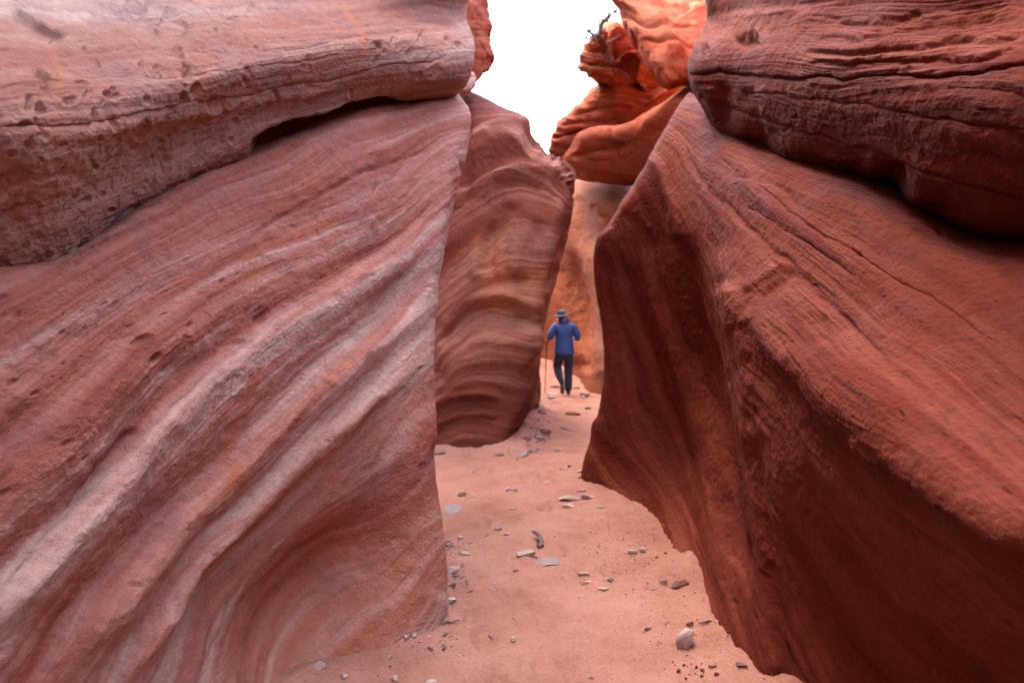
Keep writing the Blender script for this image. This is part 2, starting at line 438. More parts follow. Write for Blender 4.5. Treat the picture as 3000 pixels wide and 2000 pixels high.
for r_ in lower:
    q_ = r_[4] * .25 + r_[5] * .75
    r_.insert(5, camp + (q_ - camp) * (.996 if r_ is lower[0] else .990 if r_ is lower[1] else .978 if r_ is lower[2] else .970))
finish("lower_face", lower, [70,110,130,120,110,40,14], [12,40,190,220,130,90,120,60,20], M['left'], LB, d_lower, lw, lwb, 0.0035, 2.2, 0.008, 2.2, st_lower, mask=lambda U, V: 1 - .9 * hollow(U, V), smooth=(12, 34), even_n=(24, 55))
over = [
 [W(-3.2,-5,1.9), W(-2.7,.3,1.9), P(-50,690,2.3), P(300,505,2.8), P(620,352,3.5), P(890,255,4.0), P(1030,225,4.5), P(1000,225,5.1), P(800,250,6)],
 [W(-2.7,-5,1.75), W(-2.2,.3,1.75), P(0,648,1.86), P(300,500,2.40), P(615,345,3.06), P(890,246,3.62), P(1032,225,4.1), P(1010,222,4.7), P(800,240,5.6)],
 [W(-2.55,-5,1.85), W(-2.05,.3,1.82), P(0,618,1.765), P(300,478,2.30), P(615,328,2.95), P(890,232,3.54), P(1040,214,4.01), P(1015,214,4.6), P(800,230,5.6)],
 [W(-2.3,-5,2.0), W(-1.8,.3,1.9), P(0,480,1.675), P(300,370,2.21), P(620,235,2.82), P(890,190,3.38), P(1062,180,3.82), P(1040,180,4.5), P(830,200,5.5)],
 [W(-2.3,-5,2.2), W(-1.75,.3,2.1), P(0,300,1.55), P(300,250,2.03), P(620,140,2.68), P(890,110,3.27), P(1080,110,3.85), P(1050,110,4.6), P(840,120,5.5)],
 [W(-2.6,-5,2.6), W(-2.1,.3,2.5), P(0,90,1.78), P(300,60,2.28), P(620,30,2.95), P(890,35,3.5), P(1062,50,4.05), P(1040,50,4.8), P(840,50,5.6)],
 [W(-2.6,-5,3.2), W(-2.3,.0,3.1), P(0,-120,2.1), P(300,-110,2.6), P(620,-80,3.2), P(890,-20,3.72), P(1064,5,4.15), P(1040,0,5), P(850,0,5.8)],
 [W(-1.7,-5,4.0), W(-1.7,-.4,4.0), W(-2.3,2.2,3.6), W(-2.1,2.8,3.6), W(-1.7,3.4,3.7), P(890,-130,3.6), P(1068,-110,4.05), P(1040,-110,5), P(850,-110,5.8)],
 [W(-1.4,-5,5.4), W(-1.6,-.4,5.4), W(-2.2,2.0,5.4), W(-2.1,2.7,5.4), W(-1.9,3.3,5.4), W(-1.6,3.9,5.2), W(-.95,4.4,5.2), W(-1.1,5.3,5.2), W(-2.2,6.0,5.2)],
 [W(-1.2,-5,8.5), W(-1.6,-.4,8.5), W(-2.7,2.0,8.5), W(-2.7,2.7,8.5), W(-2.6,3.3,8.5), W(-2.3,3.9,8.4), W(-1.8,4.6,8.4), W(-1.9,5.4,8.4), W(-2.6,6.4,8.4)],
 [W(-1.6,-5,13), W(-2.0,-.4,13), W(-3.4,2.0,13), W(-3.4,2.7,13), W(-3.2,3.3,13), W(-3.0,4,13), W(-2.6,4.8,13), W(-2.6,5.6,13), W(-3.2,6.8,13)],
]
def d_over(U, V, g, S):
    h = np.zeros_like(U)
    def f(*a, **k):
        nonlocal h
        h = h + fold(U, V, *a, **k)
    # slot under the ledge
    for u0, v0, ru, rv, an, dp in ((690, 322, 84, 34, -.22, .30), (832, 263, 62, 20, -.22, .20)):
        ca, sa = math.cos(an), math.sin(an)
        ex, ey = (U - u0) * ca + (V - v0) * sa, -(U - u0) * sa + (V - v0) * ca
        h = h - dp * np.exp(-((ex / ru)**2 + (ey / rv)**2)**1.5)
    f([(0,295),(280,268),(420,243),(580,222),(760,180),(1040,130)], (4, 7), -0.010, 'e', taper=.02)
    f([(0,320),(280,288),(580,240),(800,196)], 20, 0.014)
    f([(0,150),(300,110),(560,120),(900,75),(1060,70)], 6, -0.005, 'e')
    f([(0,190),(220,180),(500,170),(800,120),(1060,105)], 5, -0.004, 'e')
    f([(20,20),(70,50),(110,70),(150,78)], (6, 14), -0.025)
    f([(330,0),(390,30),(440,65)], (12, 34), -0.022)
    f([(300,-20),(340,10),(380,40)], (30, 30), 0.02)
    f([(560,15),(620,45),(700,60)], (20, 30), -0.012)
    f([(860,30),(950,38),(1060,60)], (24, 10), -0.03)
    for a in ((95,175,20,16,.6,.045),(180,195,16,8,.2,.02),(245,225,26,12,.1,.035),(150,230,20,8,0,.02),(335,235,10,14,0,.02),(410,120,12,22,-.3,.03),(430,165,14,26,-.2,.035),(455,210,16,22,0,.04),(420,225,12,20,0,.03),
              (500,240,24,18,0,.03),(535,290,14,12,0,.02),(330,150,8,12,0,.018),(250,210,10,10,0,.02),(560,190,8,14,0,.015),(590,215,12,8,0,.014),(550,150,6,10,0,.012),(460,100,10,14,0,.02),(540,40,18,6,.3,.02),(870,105,18,7,.5,.035),(845,95,8,4,.4,.02),(885,120,8,10,0,.02),
              (968,88,10,16,.3,.035),(960,75,6,6,0,.02),(1030,92,9,9,.6,.025),(1000,160,12,16,0,.02),(720,200,20,8,0,.012),(700,150,16,10,0,.012),(90,310,8,6,0,.012),(30,350,12,10,0,.02),(140,330,10,8,0,.015),(210,310,14,8,0,.018),(60,290,18,9,0,.02)):
        h = h + pit(U, V, a[0], a[1], a[2]*.85, a[3]*.85, a[4], a[5]*.55)
    r = np.random.RandomState(5)
    for i in range(330):
        u, v = r.uniform(-20, 1060), r.uniform(30, 600)
        if v > 620 - 0.45 * u: continue
        band = 1.0 if (v > 230 - .1*u) else 0.5
        if r.rand() > band: continue
        s = 2.5 + 7 * r.rand() ** 3
        h = h + pit(U, V, u, v, s, s * r.uniform(1, 2.2), r.uniform(-.4, .4), s * 0.0015)
    m = sstep(600, 250, V + 0.45*U - 120) 
    lump = fbm(g[..., 0] * 7, g[..., 1] * 7, g[..., 2] * 5, 4, .6)
    h = h + (0.006 + 0.007 * sstep(250, 350, V + .15*U)) * -np.abs(lump) * sstep(1000, 300, U)
    return h
def st_over(U, V):
    it = []
    for pts, wd, a in (([(125,80),(132,180),(128,280),(120,370)], 6, .6), ([(455,60),(470,140),(455,230)], 9, .55), ([(720,0),(760,50),(790,75)], 4, .8), ([(770,10),(830,70),(835,130)], 7, .9), ([(830,60),(828,120),(815,160)], 10, .5),
                       ([(955,50),(1000,90),(1010,160)], 5, .6), ([(650,20),(680,110),(640,200)], 25, .3), ([(900,20),(930,60)], 4, .5), ([(560,60),(580,180)], 20, .25), ([(720,130),(720,230)], 30, .25), ([(340,250),(345,330)], 8, .4), ([(480,160),(470,300)], 14, .3)):
        it.append((pts, wd, a))
    return drip(U, V, it)
finish("overhanging_ledge", over, [20,40,90,120,120,110,60,20,10,10], [12,40,180,190,160,110,50,16], M['over'], LB, d_over, lw, lwb, 0.004, 2.6, 0.014, 2.0, st_over)

# ------------------------------------------------------------------ near right wall
RB = layers([
    (9.5, [(1640,-120), (1900,-130), (2352,-170)]),
    (8.5, [(1630,40), (1800,35), (2050,10), (2352,-30)]),
    (7.6, [(1600,110), (1800,115), (2050,105), (2352,80)]),
    (6.8, [(1585,170), (1800,185), (2050,185), (2352,175)]),
    (6.0, [(1590,205), (1750,245), (2000,290), (2352,350)]),
    (5.3, [(1600,240), (1750,300), (2000,370), (2352,470)]),
    (4.7, [(1600,265), (1700,322), (1900,375), (2100,445), (2352,560)]),
    (3.8, [(1560,300), (1640,365), (1800,465), (2000,600), (2150,690), (2352,840)]),
    (2.9, [(1550,330), (1620,440), (1800,610), (1950,745), (2150,900), (2352,1070)]),
    (2.0, [(1540,370), (1610,520), (1690,670), (1850,865), (2000,1010), (2200,1160), (2352,1262)]),
    (1.0, [(1500,430), (1580,600), (1680,840), (1780,1060), (1900,1220), (2080,1400), (2300,1568)]),
    (0.0, [(1430,500), (1520,700), (1620,950), (1720,1200), (1830,1420), (1920,1568)]),
    (-1.0, [(1390,600), (1450,800), (1540,1000), (1650,1300), (1740,1500)]),
    (-2.0, [(1370,800), (1430,1000), (1520,1130), (1600,1300)]),
    (-3.0, [(1350,1000), (1400,1090), (1460,1140)]),
])
rw = thing("sandstone_cliff", (1.2, 3.0, 0), "dark red rock wall filling the right foreground, undercut below two bulging layers", "rock wall", "canyon walls")
rwb = (1.2, 3.0, 0)
rlow = [
 [W(2.0,-5,-.2), W(1.9,.2,-.2), W(1.8,1.45,-.15), W(1.55,1.82,-.15), W(1.30,2.22,-.15), P(1750,1640,2.52), P(1572,1480,2.98), P(1520,1290,4.0), P(1474,1185,5.0), P(1352,1126,5.7), W(.85,6.5,-.1), W(1.7,7.4,-.1)],
 [W(1.9,-5,.5), W(1.9,.3,.5), P(2352,1568,1.72), P(2080,1490,2.08), P(1900,1400,2.46), P(1752,1300,2.78), P(1655,1250,3.65), P(1580,1110,4.8), P(1500,1050,5.4), P(1347,1060,5.7), P(1372,1050,6.4), P(1500,1050,7.4)],
 [W(1.6,-5,1.0), W(1.2,.3,1.0), P(2352,1260,1.24), P(2060,1065,1.66), P(1880,945,2.12), P(1726,890,2.85), P(1680,880,3.8), P(1590,870,5.0), P(1490,850,5.4), P(1390,850,5.65), P(1410,850,6.3), P(1520,850,7.4)],
 [W(1.8,-5,1.4), W(1.45,.3,1.4), P(2352,1010,1.46), P(2060,830,1.9), P(1870,730,2.42), P(1690,640,3.25), P(1640,660,3.9), P(1570,650,4.75), P(1480,640,5.25), P(1364,590,5.45), P(1400,600,6.2), P(1550,600,7.4)],
 [W(2.0,-5,1.6), W(1.75,.3,1.65), P(2352,770,1.68), P(2060,620,2.15), P(1860,510,2.75), P(1680,440,3.6), P(1620,430,4.1), P(1560,440,4.7), P(1490,450,5.05), P(1426,470,5.25), P(1460,450,6.0), P(1600,450,7.2)],
 [W(2.3,-5,1.8), W(2.05,.3,1.85), P(2352,570,1.98), P(2060,452,2.5), P(1880,385,3.05), P(1760,345,3.7), P(1680,318,4.2), P(1630,290,4.7), P(1590,275,5.0), P(1540,275,5.3), P(1570,262,6), P(1700,250,7.2)],
 [W(3.0,-5,2.1), W(2.8,.3,2.2), P(2400,520,2.7), P(2100,420,3.3), P(1910,360,3.9), P(1790,310,4.5), P(1710,270,4.9), P(1660,240,5.3), P(1620,215,5.5), P(1586,215,5.6), P(1600,200,6.2), P(1730,190,7.2)],
]
def d_rlow(U, V, g, S):
    h = np.zeros_like(U)
    def f(*a, **k):
        nonlocal h
        h = h + fold(U, V, *a, **k)
    near = sstep(2.6, 4.2, g[..., 1])
    # lip of the bulge and lines on it
    f([(1640,560),(1700,680),(1790,800),(1900,920),(2010,1015),(2120,1110),(2240,1185),(2400,1290)], (70, 46), 0.03, taper=.08)
    f([(1560,300),(1600,400),(1660,470),(1760,560),(1850,640),(1960,760),(2080,860),(2200,960),(2400,1130)], (8, 10), -0.010)
    f([(1600,330),(1680,380),(1770,450),(1900,545),(2010,610),(2150,690),(2400,850)], (5, 8), -0.008, 'e')
    f([(1600,350),(1700,420),(1830,520),(2000,650),(2200,800),(2400,960)], 30, 0.010)
    f([(1700,470),(1760,500),(1850,560),(1990,650)], (6, 6), -0.008, 'e')
    f([(1640,370),(1700,400),(1770,420),(1840,480)], (16, 10), -0.02)
    f([(1750,690),(1790,650),(1820,610)], (10, 18), -0.02); f([(1720,670),(1770,630),(1800,600)], (16, 8), 0.015)
    f([(1790,790),(1840,760),(1900,735)], (20, 30), -0.014); f([(1830,810),(1890,770),(1960,745)], 20, -0.01)
    f([(1740,640),(1700,700),(1720,760)], 40, 0.012)
    f([(1690,640),(1700,760),(1712,900),(1728,1060),(1745,1220),(1765,1400),(1785,1600)], (20, 34), 0.045, taper=.05)
    f([(1745,980),(1752,1120),(1772,1300),(1800,1480),(1820,1600)], (16, 30), -0.03)
    f([(1735,760),(1790,950),(1850,1100),(1950,1280),(2060,1460)], (22, 26), -0.03)
    f([(1780,800),(1850,950),(1960,1110),(2100,1270),(2300,1440)], (30, 40), -0.02)
    f([(1790,1000),(1850,1140),(1960,1330),(2060,1500)], 26, 0.016)
    f([(1970,1000),(1985,1030),(1975,1055)], 7, 0.012); f([(2030,1060),(2060,1090)], (6, 10), -0.012)
    # tall flutes on the shaded face
    for c, w_, a in (([(1480,560),(1530,760),(1590,950),(1640,1180),(1680,1400)], 30, .05), ([(1440,560),(1470,760),(1530,960),(1590,1110)], 34, -.05), ([(1410,600),(1440,800),(1470,960),(1500,1100)], 26, .04),
                     ([(1560,520),(1600,700),(1650,950),(1690,1180),(1720,1400)], (28, 22), -.05), ([(1400,640),(1400,800),(1415,960),(1430,1090)], 20, -.03), ([(1360,960),(1400,1010),(1470,1070)], 22, .03), ([(1530,540),(1570,730),(1620,960),(1660,1180)], 20, .03)):
        f(c, w_, a * 1.0)
    f([(1380,540),(1430,500),(1470,520),(1500,600)], (18, 40), -0.04); f([(1450,480),(1490,530)], 10, .03); f([(1500,350),(1540,470),(1560,560)], 14, .03)
    r = np.random.RandomState(11)
    for i in range(120):
        u, v = r.uniform(1650, 2352), r.uniform(400, 1568)
        s = 2 + 5 * r.rand() ** 3
        h = h + pit(U, V, u, v, s * r.uniform(1, 3), s, 0.7 + r.uniform(-.2, .2), s * 0.0012)
    return h
def st_right(U, V):
    s = fold(U, V, [(1972,1000),(1985,1025),(1975,1055)], 16, .8, n=8)
    return np.maximum(s, np.maximum(fold(U, V, [(1750,470),(1900,600),(2100,760),(2300,920)], 14, .4), fold(U, V, [(1760,400),(1900,470),(2100,560),(2352,700)], 60, .35)))
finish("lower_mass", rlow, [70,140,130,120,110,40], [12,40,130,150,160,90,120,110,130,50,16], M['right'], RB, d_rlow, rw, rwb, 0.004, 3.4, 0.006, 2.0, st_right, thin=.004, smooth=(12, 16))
rover = [
 [W(3.4,-5,2.0), W(3.2,.3,2.1), P(2400,575,2.9), P(2090,462,3.4), P(1890,395,4.0), P(1780,350,4.6), P(1700,318,5.0), P(1640,285,5.6), P(1700,270,6.2), P(1900,260,7)],
 [W(2.3,-5,1.9), W(2.0,.3,1.9), P(2352,540,1.93), P(2060,435,2.44), P(1880,368,3.0), P(1760,336,3.64), P(1690,304,4.16), P(1634,276,4.72), P(1680,260,5.5), P(1900,250,7)],
 [W(2.1,-5,2.1), W(1.85,.3,2.1), P(2352,385,1.78), P(2060,315,2.27), P(1880,265,2.82), P(1760,235,3.38), P(1675,215,3.98), P(1592,210,4.5), P(1640,205,5.5), P(1880,200,7)],
 [W(2.1,-5,2.3), W(1.85,.3,2.3), P(2352,190,1.76), P(2060,155,2.25), P(1880,135,2.8), P(1760,125,3.38), P(1675,120,3.98), P(1584,140,4.55), P(1640,140,5.5), P(1880,140,7)],
 [W(2.3,-5,2.6), W(2.05,.3,2.6), P(2352,10,1.98), P(2060,15,2.48), P(1880,20,3.08), P(1770,30,3.65), P(1690,40,4.25), P(1618,62,4.9), P(1660,60,5.7), P(1900,60,7)],
 [W(2.2,-5,3.0), W(2.0,.3,3.0), P(2352,-160,2.0), P(2060,-130,2.5), P(1880,-90,3.1), P(1780,-50,3.6), P(1700,-20,4.2), P(1624,20,4.85), P(1660,0,5.7), P(1900,0,7)],
 [W(2.1,-5,3.6), W(1.95,.3,3.6), W(1.75,1.8,3.6), W(1.75,2.3,3.6), W(1.78,2.9,3.65), W(1.8,3.5,3.75), W(1.85,4.0,3.9), P(1640,-90,4.8), P(1680,-100,5.7), P(1900,-100,7)],
 [W(3.0,-5,4.5), W(2.9,.3,4.5), W(2.8,1.8,4.5), W(2.8,2.3,4.5), W(2.8,2.9,4.5), W(2.8,3.5,4.6), W(2.8,4.2,4.7), W(2.6,5.0,4.8), W(2.9,6.0,4.8), W(4,7,4.8)],
 [W(9,-5,5.2), W(9,.3,5.2), W(9,1.8,5.2), W(9,2.3,5.2), W(9,2.9,5.2), W(9,3.5,5.2), W(9,4.2,5.2), W(9,5.0,5.2), W(9,6.0,5.2), W(9,7,5.2)],
]
def d_rover(U, V, g, S):
    h = np.zeros_like(U)
    def f(*a, **k):
        nonlocal h
        h = h + fold(U, V, *a, **k)
    f([(1580,170),(1640,168),(1720,172),(1900,182),(2100,170),(2400,150)], (4, 8), -0.022, 'e', taper=.03)
    f([(1600,218),(1700,255),(1800,290),(2000,350),(2200,420),(2400,480)], (3, 6), -0.014, 'e', taper=.03)
    f([(1590,190),(1700,205),(1850,225),(2100,260),(2352,300)], (4, 6), -0.008, 'e', taper=.03)
    f([(1800,130),(2000,115),(2200,95),(2400,80)], (6, 14), -0.018); f([(1850,95),(2050,75),(2352,40)], (8, 14), -0.016)
    f([(1900,60),(2100,40),(2352,0)], (8, 14), -0.02); f([(1830,150),(2050,140),(2352,115)], (6, 10), -0.02)
    f([(2100,50),(2200,35),(2352,15)], 12, .02)
    f([(1690,105),(1720,90),(1745,80)], (10, 18), -0.05); f([(1610,120),(1630,110)], 10, -0.03)
    f([(1640,60),(1760,30),(1850,30),(1950,0)], (14, 30), .03)
    # scalloped lower lip
    for u, v, a in ((1670,305,.03),(1740,332,-.03),(1810,352,.02),(1880,372,-.01),(1960,388,-.02),(2040,414,-.08),(2110,442,.01),(2160,464,-.02),(2260,502,.01)):
        h = h + a * np.exp(-((U-u)/32)**2 - ((V-v)/40)**2)
    for u, a in ((1625,.012),(1655,-.014),(1690,.012),(1720,-.012),(1750,.014)):
        h = h + fold(U, V, [(u,190),(u+8,250),(u+25,310)], 14, a)
    r = np.random.RandomState(13)
    for i in range(60):
        u, v = r.uniform(1600, 2352), r.uniform(30, 420)
        s = 2 + 6 * r.rand() ** 3
        h = h + pit(U, V, u, v, s * r.uniform(1, 3), s, 0.1 + r.uniform(-.2, .2), s * 0.0014)
    return h
finish("overhanging_layer", rover, [30,90,120,120,100,60,20,10], [12,40,130,150,150,110,110,40,14], M['right'], RB, d_rover, rw, rwb, 0.008, 3.6, 0.008, 2.0, lambda U, V: fold(U, V, [(1900,190),(2100,200),(2352,220)], 40, .3), lambda U, V: .22 + .75 * sstep(1700, 2000, U) * sstep(260, 170, V))

# ------------------------------------------------------------------ rock fin in the middle
FB = layers([
    (9, [(980,150),(1060,190),(1150,230)]),
    (8, [(1020,330),(1080,280),(1150,265),(1220,300),(1300,380)]),
    (7, [(1010,400),(1080,330),(1150,310),(1230,350),(1310,420)]),
    (6, [(1030,440),(1120,380),(1220,390),(1300,450)]),
    (5, [(1060,500),(1150,440),(1250,440),(1310,500)]),
    (4, [(1020,640),(1100,570),(1200,540),(1290,560)]),
    (3, [(1010,740),(1100,660),(1200,630),(1280,640)]),
    (2, [(1000,800),(1080,715),(1180,710),(1260,740)]),
    (1, [(995,890),(1080,830),(1170,820),(1250,850)]),
    (0, [(990,960),(1070,915),(1160,920),(1240,930)]),
    (-1, [(990,1010),(1070,975),(1150,985)]),
    (-2, [(990,1060),(1070,1030),(1150,1040)]),
])
fin = [
 [P(700,1050,9.5), P(880,1045,7.6), P(990,1042,7.3), P(1080,1046,7.25), P(1154,1045,7.3), P(1195,1000,8.4), P(1242,952,10.4), P(1200,940,12), P(1000,930,13.5)],
 [P(700,900,9.7), P(880,920,7.75), P(985,920,7.45), P(1080,915,7.35), P(1184,925,7.4), P(1220,925,8.7), P(1245,885,10.1), P(1210,890,12), P(1000,900,13.5)],
 [P(700,740,9.9), P(880,760,7.9), P(990,760,7.6), P(1090,755,7.45), P(1216,760,7.5), P(1243,770,8.8), P(1242,780,9.8), P(1200,780,12), P(1000,780,13.5)],
 [P(700,620,10), P(880,630,8.0), P(995,630,7.7), P(1100,620,7.55), P(1238,640,7.6), P(1268,650,8.7), P(1276,655,9.5), P(1220,660,12), P(1000,660,13.5)],
 [P(700,500,10.1), P(880,510,8.1), P(1005,510,7.85), P(1110,500,7.65), P(1262,540,7.65), P(1290,535,8.4), P(1310,530,9.0), P(1240,530,12), P(1000,530,13.5)],
 [P(700,400,10.2), P(900,400,8.3), P(1025,400,8.0), P(1130,390,7.8), P(1280,440,7.85), P(1310,435,8.3), P(1325,430,8.7), P(1260,420,12), P(1000,420,13.5)],
 [P(700,320,10.2), P(900,310,8.4), P(1045,310,8.2), P(1140,300,8.1), P(1236,342,8.15), P(1290,375,8.4), P(1306,382,8.8), P(1250,370,12), P(1000,370,13.5)],
 [P(700,220,10.4), P(930,220,8.7), P(1062,225,8.5), P(1125,240,8.5), P(1190,278,8.6), P(1235,325,8.7), P(1256,345,9.1), P(1200,340,12), P(1000,340,13.5)],
 [P(700,180,11.5), P(930,190,9.5), P(1066,206,9.3), P(1125,232,9.4), P(1185,268,9.5), P(1230,318,9.6), P(1250,338,10), P(1200,345,12), P(1000,345,13.5)],
]
def d_fin(U, V, g, S):
    h = np.zeros_like(U)
    def f(*a, **k):
        nonlocal h
        h = h + fold(U, V, *a, **k)
    # pale scoops near the top, arch hollow in the middle, ribs
    f([(1030,400),(1090,330),(1150,290),(1230,300)], (20, 34), .10); f([(1040,440),(1110,380),(1180,345),(1260,370)], (20, 26), -.11)
    f([(1060,450),(1130,400),(1220,385),(1300,420)], (12, 24), .08); f([(1090,480),(1170,425),(1260,430)], (16, 30), -.07)
    f([(1110,310),(1180,300),(1250,345)], 12, -.05)
    f([(1120,640),(1130,540),(1180,450)], 30, -.08); f([(1180,650),(1190,560),(1240,470)], 26, .05); f([(1090,650),(1100,560),(1140,480)], 16, .06); f([(1140,650),(1155,560),(1190,490)], 14, .05)
    f([(1010,800),(1050,735),(1110,705),(1180,715),(1225,760)], (18, 50), -.16); f([(1000,780),(1050,712),(1110,685),(1180,690),(1225,720)], 18, .06)
    f([(1000,860),(1090,800),(1180,790),(1220,800)], (50, 40), .12)
    f([(990,905),(1070,880),(1150,882),(1200,900)], (14, 12), .04)
    f([(990,960),(1060,925),(1150,930)], (10, 20), -.06); f([(985,935),(1060,905),(1160,912)], 10, .05)
    f([(985,1010),(1060,965),(1150,970)], (8, 18), -.06); f([(985,990),(1060,950),(1150,955)], 9, .05)
    f([(1150,1040),(1190,930),(1214,830),(1220,750),(1242,640),(1272,520),(1300,430)], (18, 14), .07)
    f([(1270,370),(1300,390),(1318,420)], 18, .05)
    r = np.random.RandomState(4)
    for i in range(40):
        t = r.rand(); h = h + pit(U, V, 1250 + 70*t + r.uniform(-8, 8), 345 + 90*t + r.uniform(-20, 20), r.uniform(4, 9), r.uniform(4, 7), .6, r.uniform(.008, .022))
    h = 1.1 * h - 0.10 * np.exp(-((U - 1060 - (V-210)*.05)/14)**2) * sstep(210, 240, V) * sstep(460, 300, V)
    return h
fw = thing("rock_fin", (-0.5, 7.6, 0), "tall banded rock fin leaning over the sandy path between the two near walls", "rock fin")
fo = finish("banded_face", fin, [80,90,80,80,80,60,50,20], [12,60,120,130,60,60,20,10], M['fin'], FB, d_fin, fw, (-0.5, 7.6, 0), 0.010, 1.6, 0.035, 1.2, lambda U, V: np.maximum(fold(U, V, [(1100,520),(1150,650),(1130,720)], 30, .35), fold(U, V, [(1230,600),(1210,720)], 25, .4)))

# ------------------------------------------------------------------ walls farther in
def far_bed(U, V): return V / -55.0 + 0.003 * U
nose = [
 [W(3.2,9,-.2), W(2.4,12.0,-.1), P(1362,912,13.2), P(1345,905,14.0), P(1330,868,15.6), P(1290,846,17.2), P(1230,832,18.6), P(1100,820,20)],
 [W(3.2,9,.8), P(1420,850,12.4), P(1372,840,13.2), P(1352,830,14.2), P(1326,800,15.8), P(1288,790,17.0), P(1230,780,18.5), P(1100,780,20)],
 [W(3.2,9,1.6), P(1440,730,12.6), P(1384,730,13.4), P(1364,720,14.4), P(1330,690,15.8), P(1290,680,16.8), P(1230,680,18.3), P(1100,680,20)],
 [W(3.3,9,2.4), P(1430,610,12.8), P(1366,620,13.7), P(1344,610,14.5), P(1316,600,15.7), P(1285,590,16.6), P(1230,580,18.0), P(1100,580,20)],
 [W(3.4,9,3.3), P(1440,520,13.2), P(1370,530,14.0), P(1336,520,14.8), P(1310,510,15.6), P(1280,500,16.5), P(1230,500,17.8), P(1100,500,20)],
 [W(3.6,9,4.6), P(1470,415,14.4), P(1400,418,14.9), P(1350,418,15.4), P(1310,418,16.0), P(1270,420,16.8), P(1220,420,17.8), P(1100,420,20)],
 [W(4.5,9,5.4), P(1480,390,17), P(1400,395,17.5), P(1350,395,18), P(1310,395,18), P(1270,400,18), P(1220,400,19), P(1100,400,21)],
]
def d_nose(U, V, g, S):
    h = fold(U, V, [(1310,470),(1330,560),(1365,650),(1382,760),(1372,880)], (20, 24), .10)
    h = h + fold(U, V, [(1310,560),(1345,680),(1352,800),(1340,860)], 14, -.12) + fold(U, V, [(1280,620),(1310,740),(1320,840)], 16, .1)
    h = h + fold(U, V, [(1320,440),(1380,480),(1440,520)], 10, .08)
    return h
nw = thing("sandstone_cliff", (1.9, 13.2, 0), "rounded orange wall of rock behind the walker, where the path bends left", "rock wall", "canyon walls")
finish("curved_face", nose, [60,60,60,50,50,14], [14,60,60,70,60,40,14], M['nose'], far_bed, d_nose, nw, (1.9, 13.2, 0), 0.012, 1.3, 0.04, 0.7, lambda U, V: np.clip(fold(U, V, [(1356,430),(1362,500),(1382,640),(1392,760),(1380,930)], (15, 24), .55, taper=0), 0, 1))  # pale strip down the nose: sky light put into the colour

def blob(name, outline, Yc, T, mat, label, cat, group=None, tilt=(0, 0), pw=0.7, seed=0, folds=None, n=(90, 160), rough=.12, rs=.7, bed=None, back=1.0, parent=None, bedamp=.03, bedfreq=1.4, flat=1.0):
    """solid boulder whose widest section follows outline; tilt = metres of depth per 100 px in u and v"""
    o = np.array(outline, float)
    c = o.mean(0)
    k = len(o)
    oo = np.r_[o[-4:], o, o[:4]]
    ring = natural(oo, np.linspace(4, 4 + k, int(n[1]*Q), endpoint=False))
    a = np.linspace(0.0, np.pi, int(n[0]*Q))
    rr = np.sin(a)[:, None] ** flat
    dep = np.sign(np.cos(a))[:, None] * np.abs(np.cos(a))[:, None] ** pw
    uv = c + (ring - c)[None] * rr[..., None]
    Y = Yc - T * np.where(dep > 0, dep, dep * back) + tilt[0] * (uv[..., 0] - c[0]) / 100 + tilt[1] * (uv[..., 1] - c[1]) / 100
    aa, bb = (uv[..., 0] - CX) / F, -(uv[..., 1] - CY) / F
    yy = math.cos(PITCH) + bb * math.sin(PITCH); zz = -math.sin(PITCH) + bb * math.cos(PITCH)
    g = np.stack([aa / yy * Y, Y, CAMZ + zz / yy * Y], -1)
    nn = normals(g)
    ctr = g.mean((0, 1))
    if ((g - ctr) * nn).sum() < 0: nn = -nn
    S = (bed or far_bed)(uv[..., 0], uv[..., 1])
    x, y, z = g[..., 0], g[..., 1], g[..., 2]
    h = rough * fbm(x * rs + seed, y * rs, z * rs, 5, .55) + bedamp * fbm(S * bedfreq, y * .2, x * .2, 4, .6)
    blk = np.floor(3 * fbm(x * .5 + seed, y * .5, z * .8, 2)) / 3
    h = h + rough * .8 * blk
    for fd in folds or []: h = h + fold(uv[..., 0], uv[..., 1], *fd) * (dep > -0.1)
    h = h * sstep(0, .1, np.sin(a))[:, None]
    g = g + nn * h[..., None]
    base = tuple(ctr * np.array((1, 1, 1)))
    ob = mesh_grid(name, g, mat, {"bed": S, "stain_or_light": np.zeros_like(S)}, parent, base, closed=True)
    ob.location = base
    return tag(ob, label, cat, group)
G_up = "boulders wedged high over the far passage"
blob("boulder", [(1395,-80),(1412,10),(1428,50),(1455,95),(1480,140),(1505,185),(1530,208),(1580,195),(1640,190),(1720,60),(1720,-100),(1560,-160)], 12.6, 1.3, M['far'], "huge tilted orange slab at the top of the gap, sloping down to a point", "boulder", G_up, (0.4, -0.6), .8, 3,
     [([(1500,20),(1530,70),(1560,140)], 16, .1), ([(1440,40),(1500,60),(1600,60)], 6, -.06), ([(1470,90),(1540,100),(1620,120)], 5, -.06)], (120, 200), .08, .9, bedamp=.015)
blob("boulder", [(1334,140),(1342,112),(1362,85),(1382,66),(1405,52),(1440,58),(1490,95),(1540,150),(1560,220),(1510,240),(1470,205),(1400,192),(1368,186),(1346,172)], 14.6, .8, M['far'], "dark ragged overhanging block beneath the dead branch, left of the tilted slab", "boulder", G_up, (1.3, 0), .7, 8,
     [([(1335,120),(1400,115),(1480,130)], 5, -.10), ([(1340,150),(1410,150),(1500,170)], 5, -.10), ([(1400,60),(1395,120),(1420,190)], 6, -.12), ([(1430,60),(1440,120),(1450,190)], 20, -.3)], (110, 200), .10, 1.6, bedfreq=2.5, bedamp=.08)
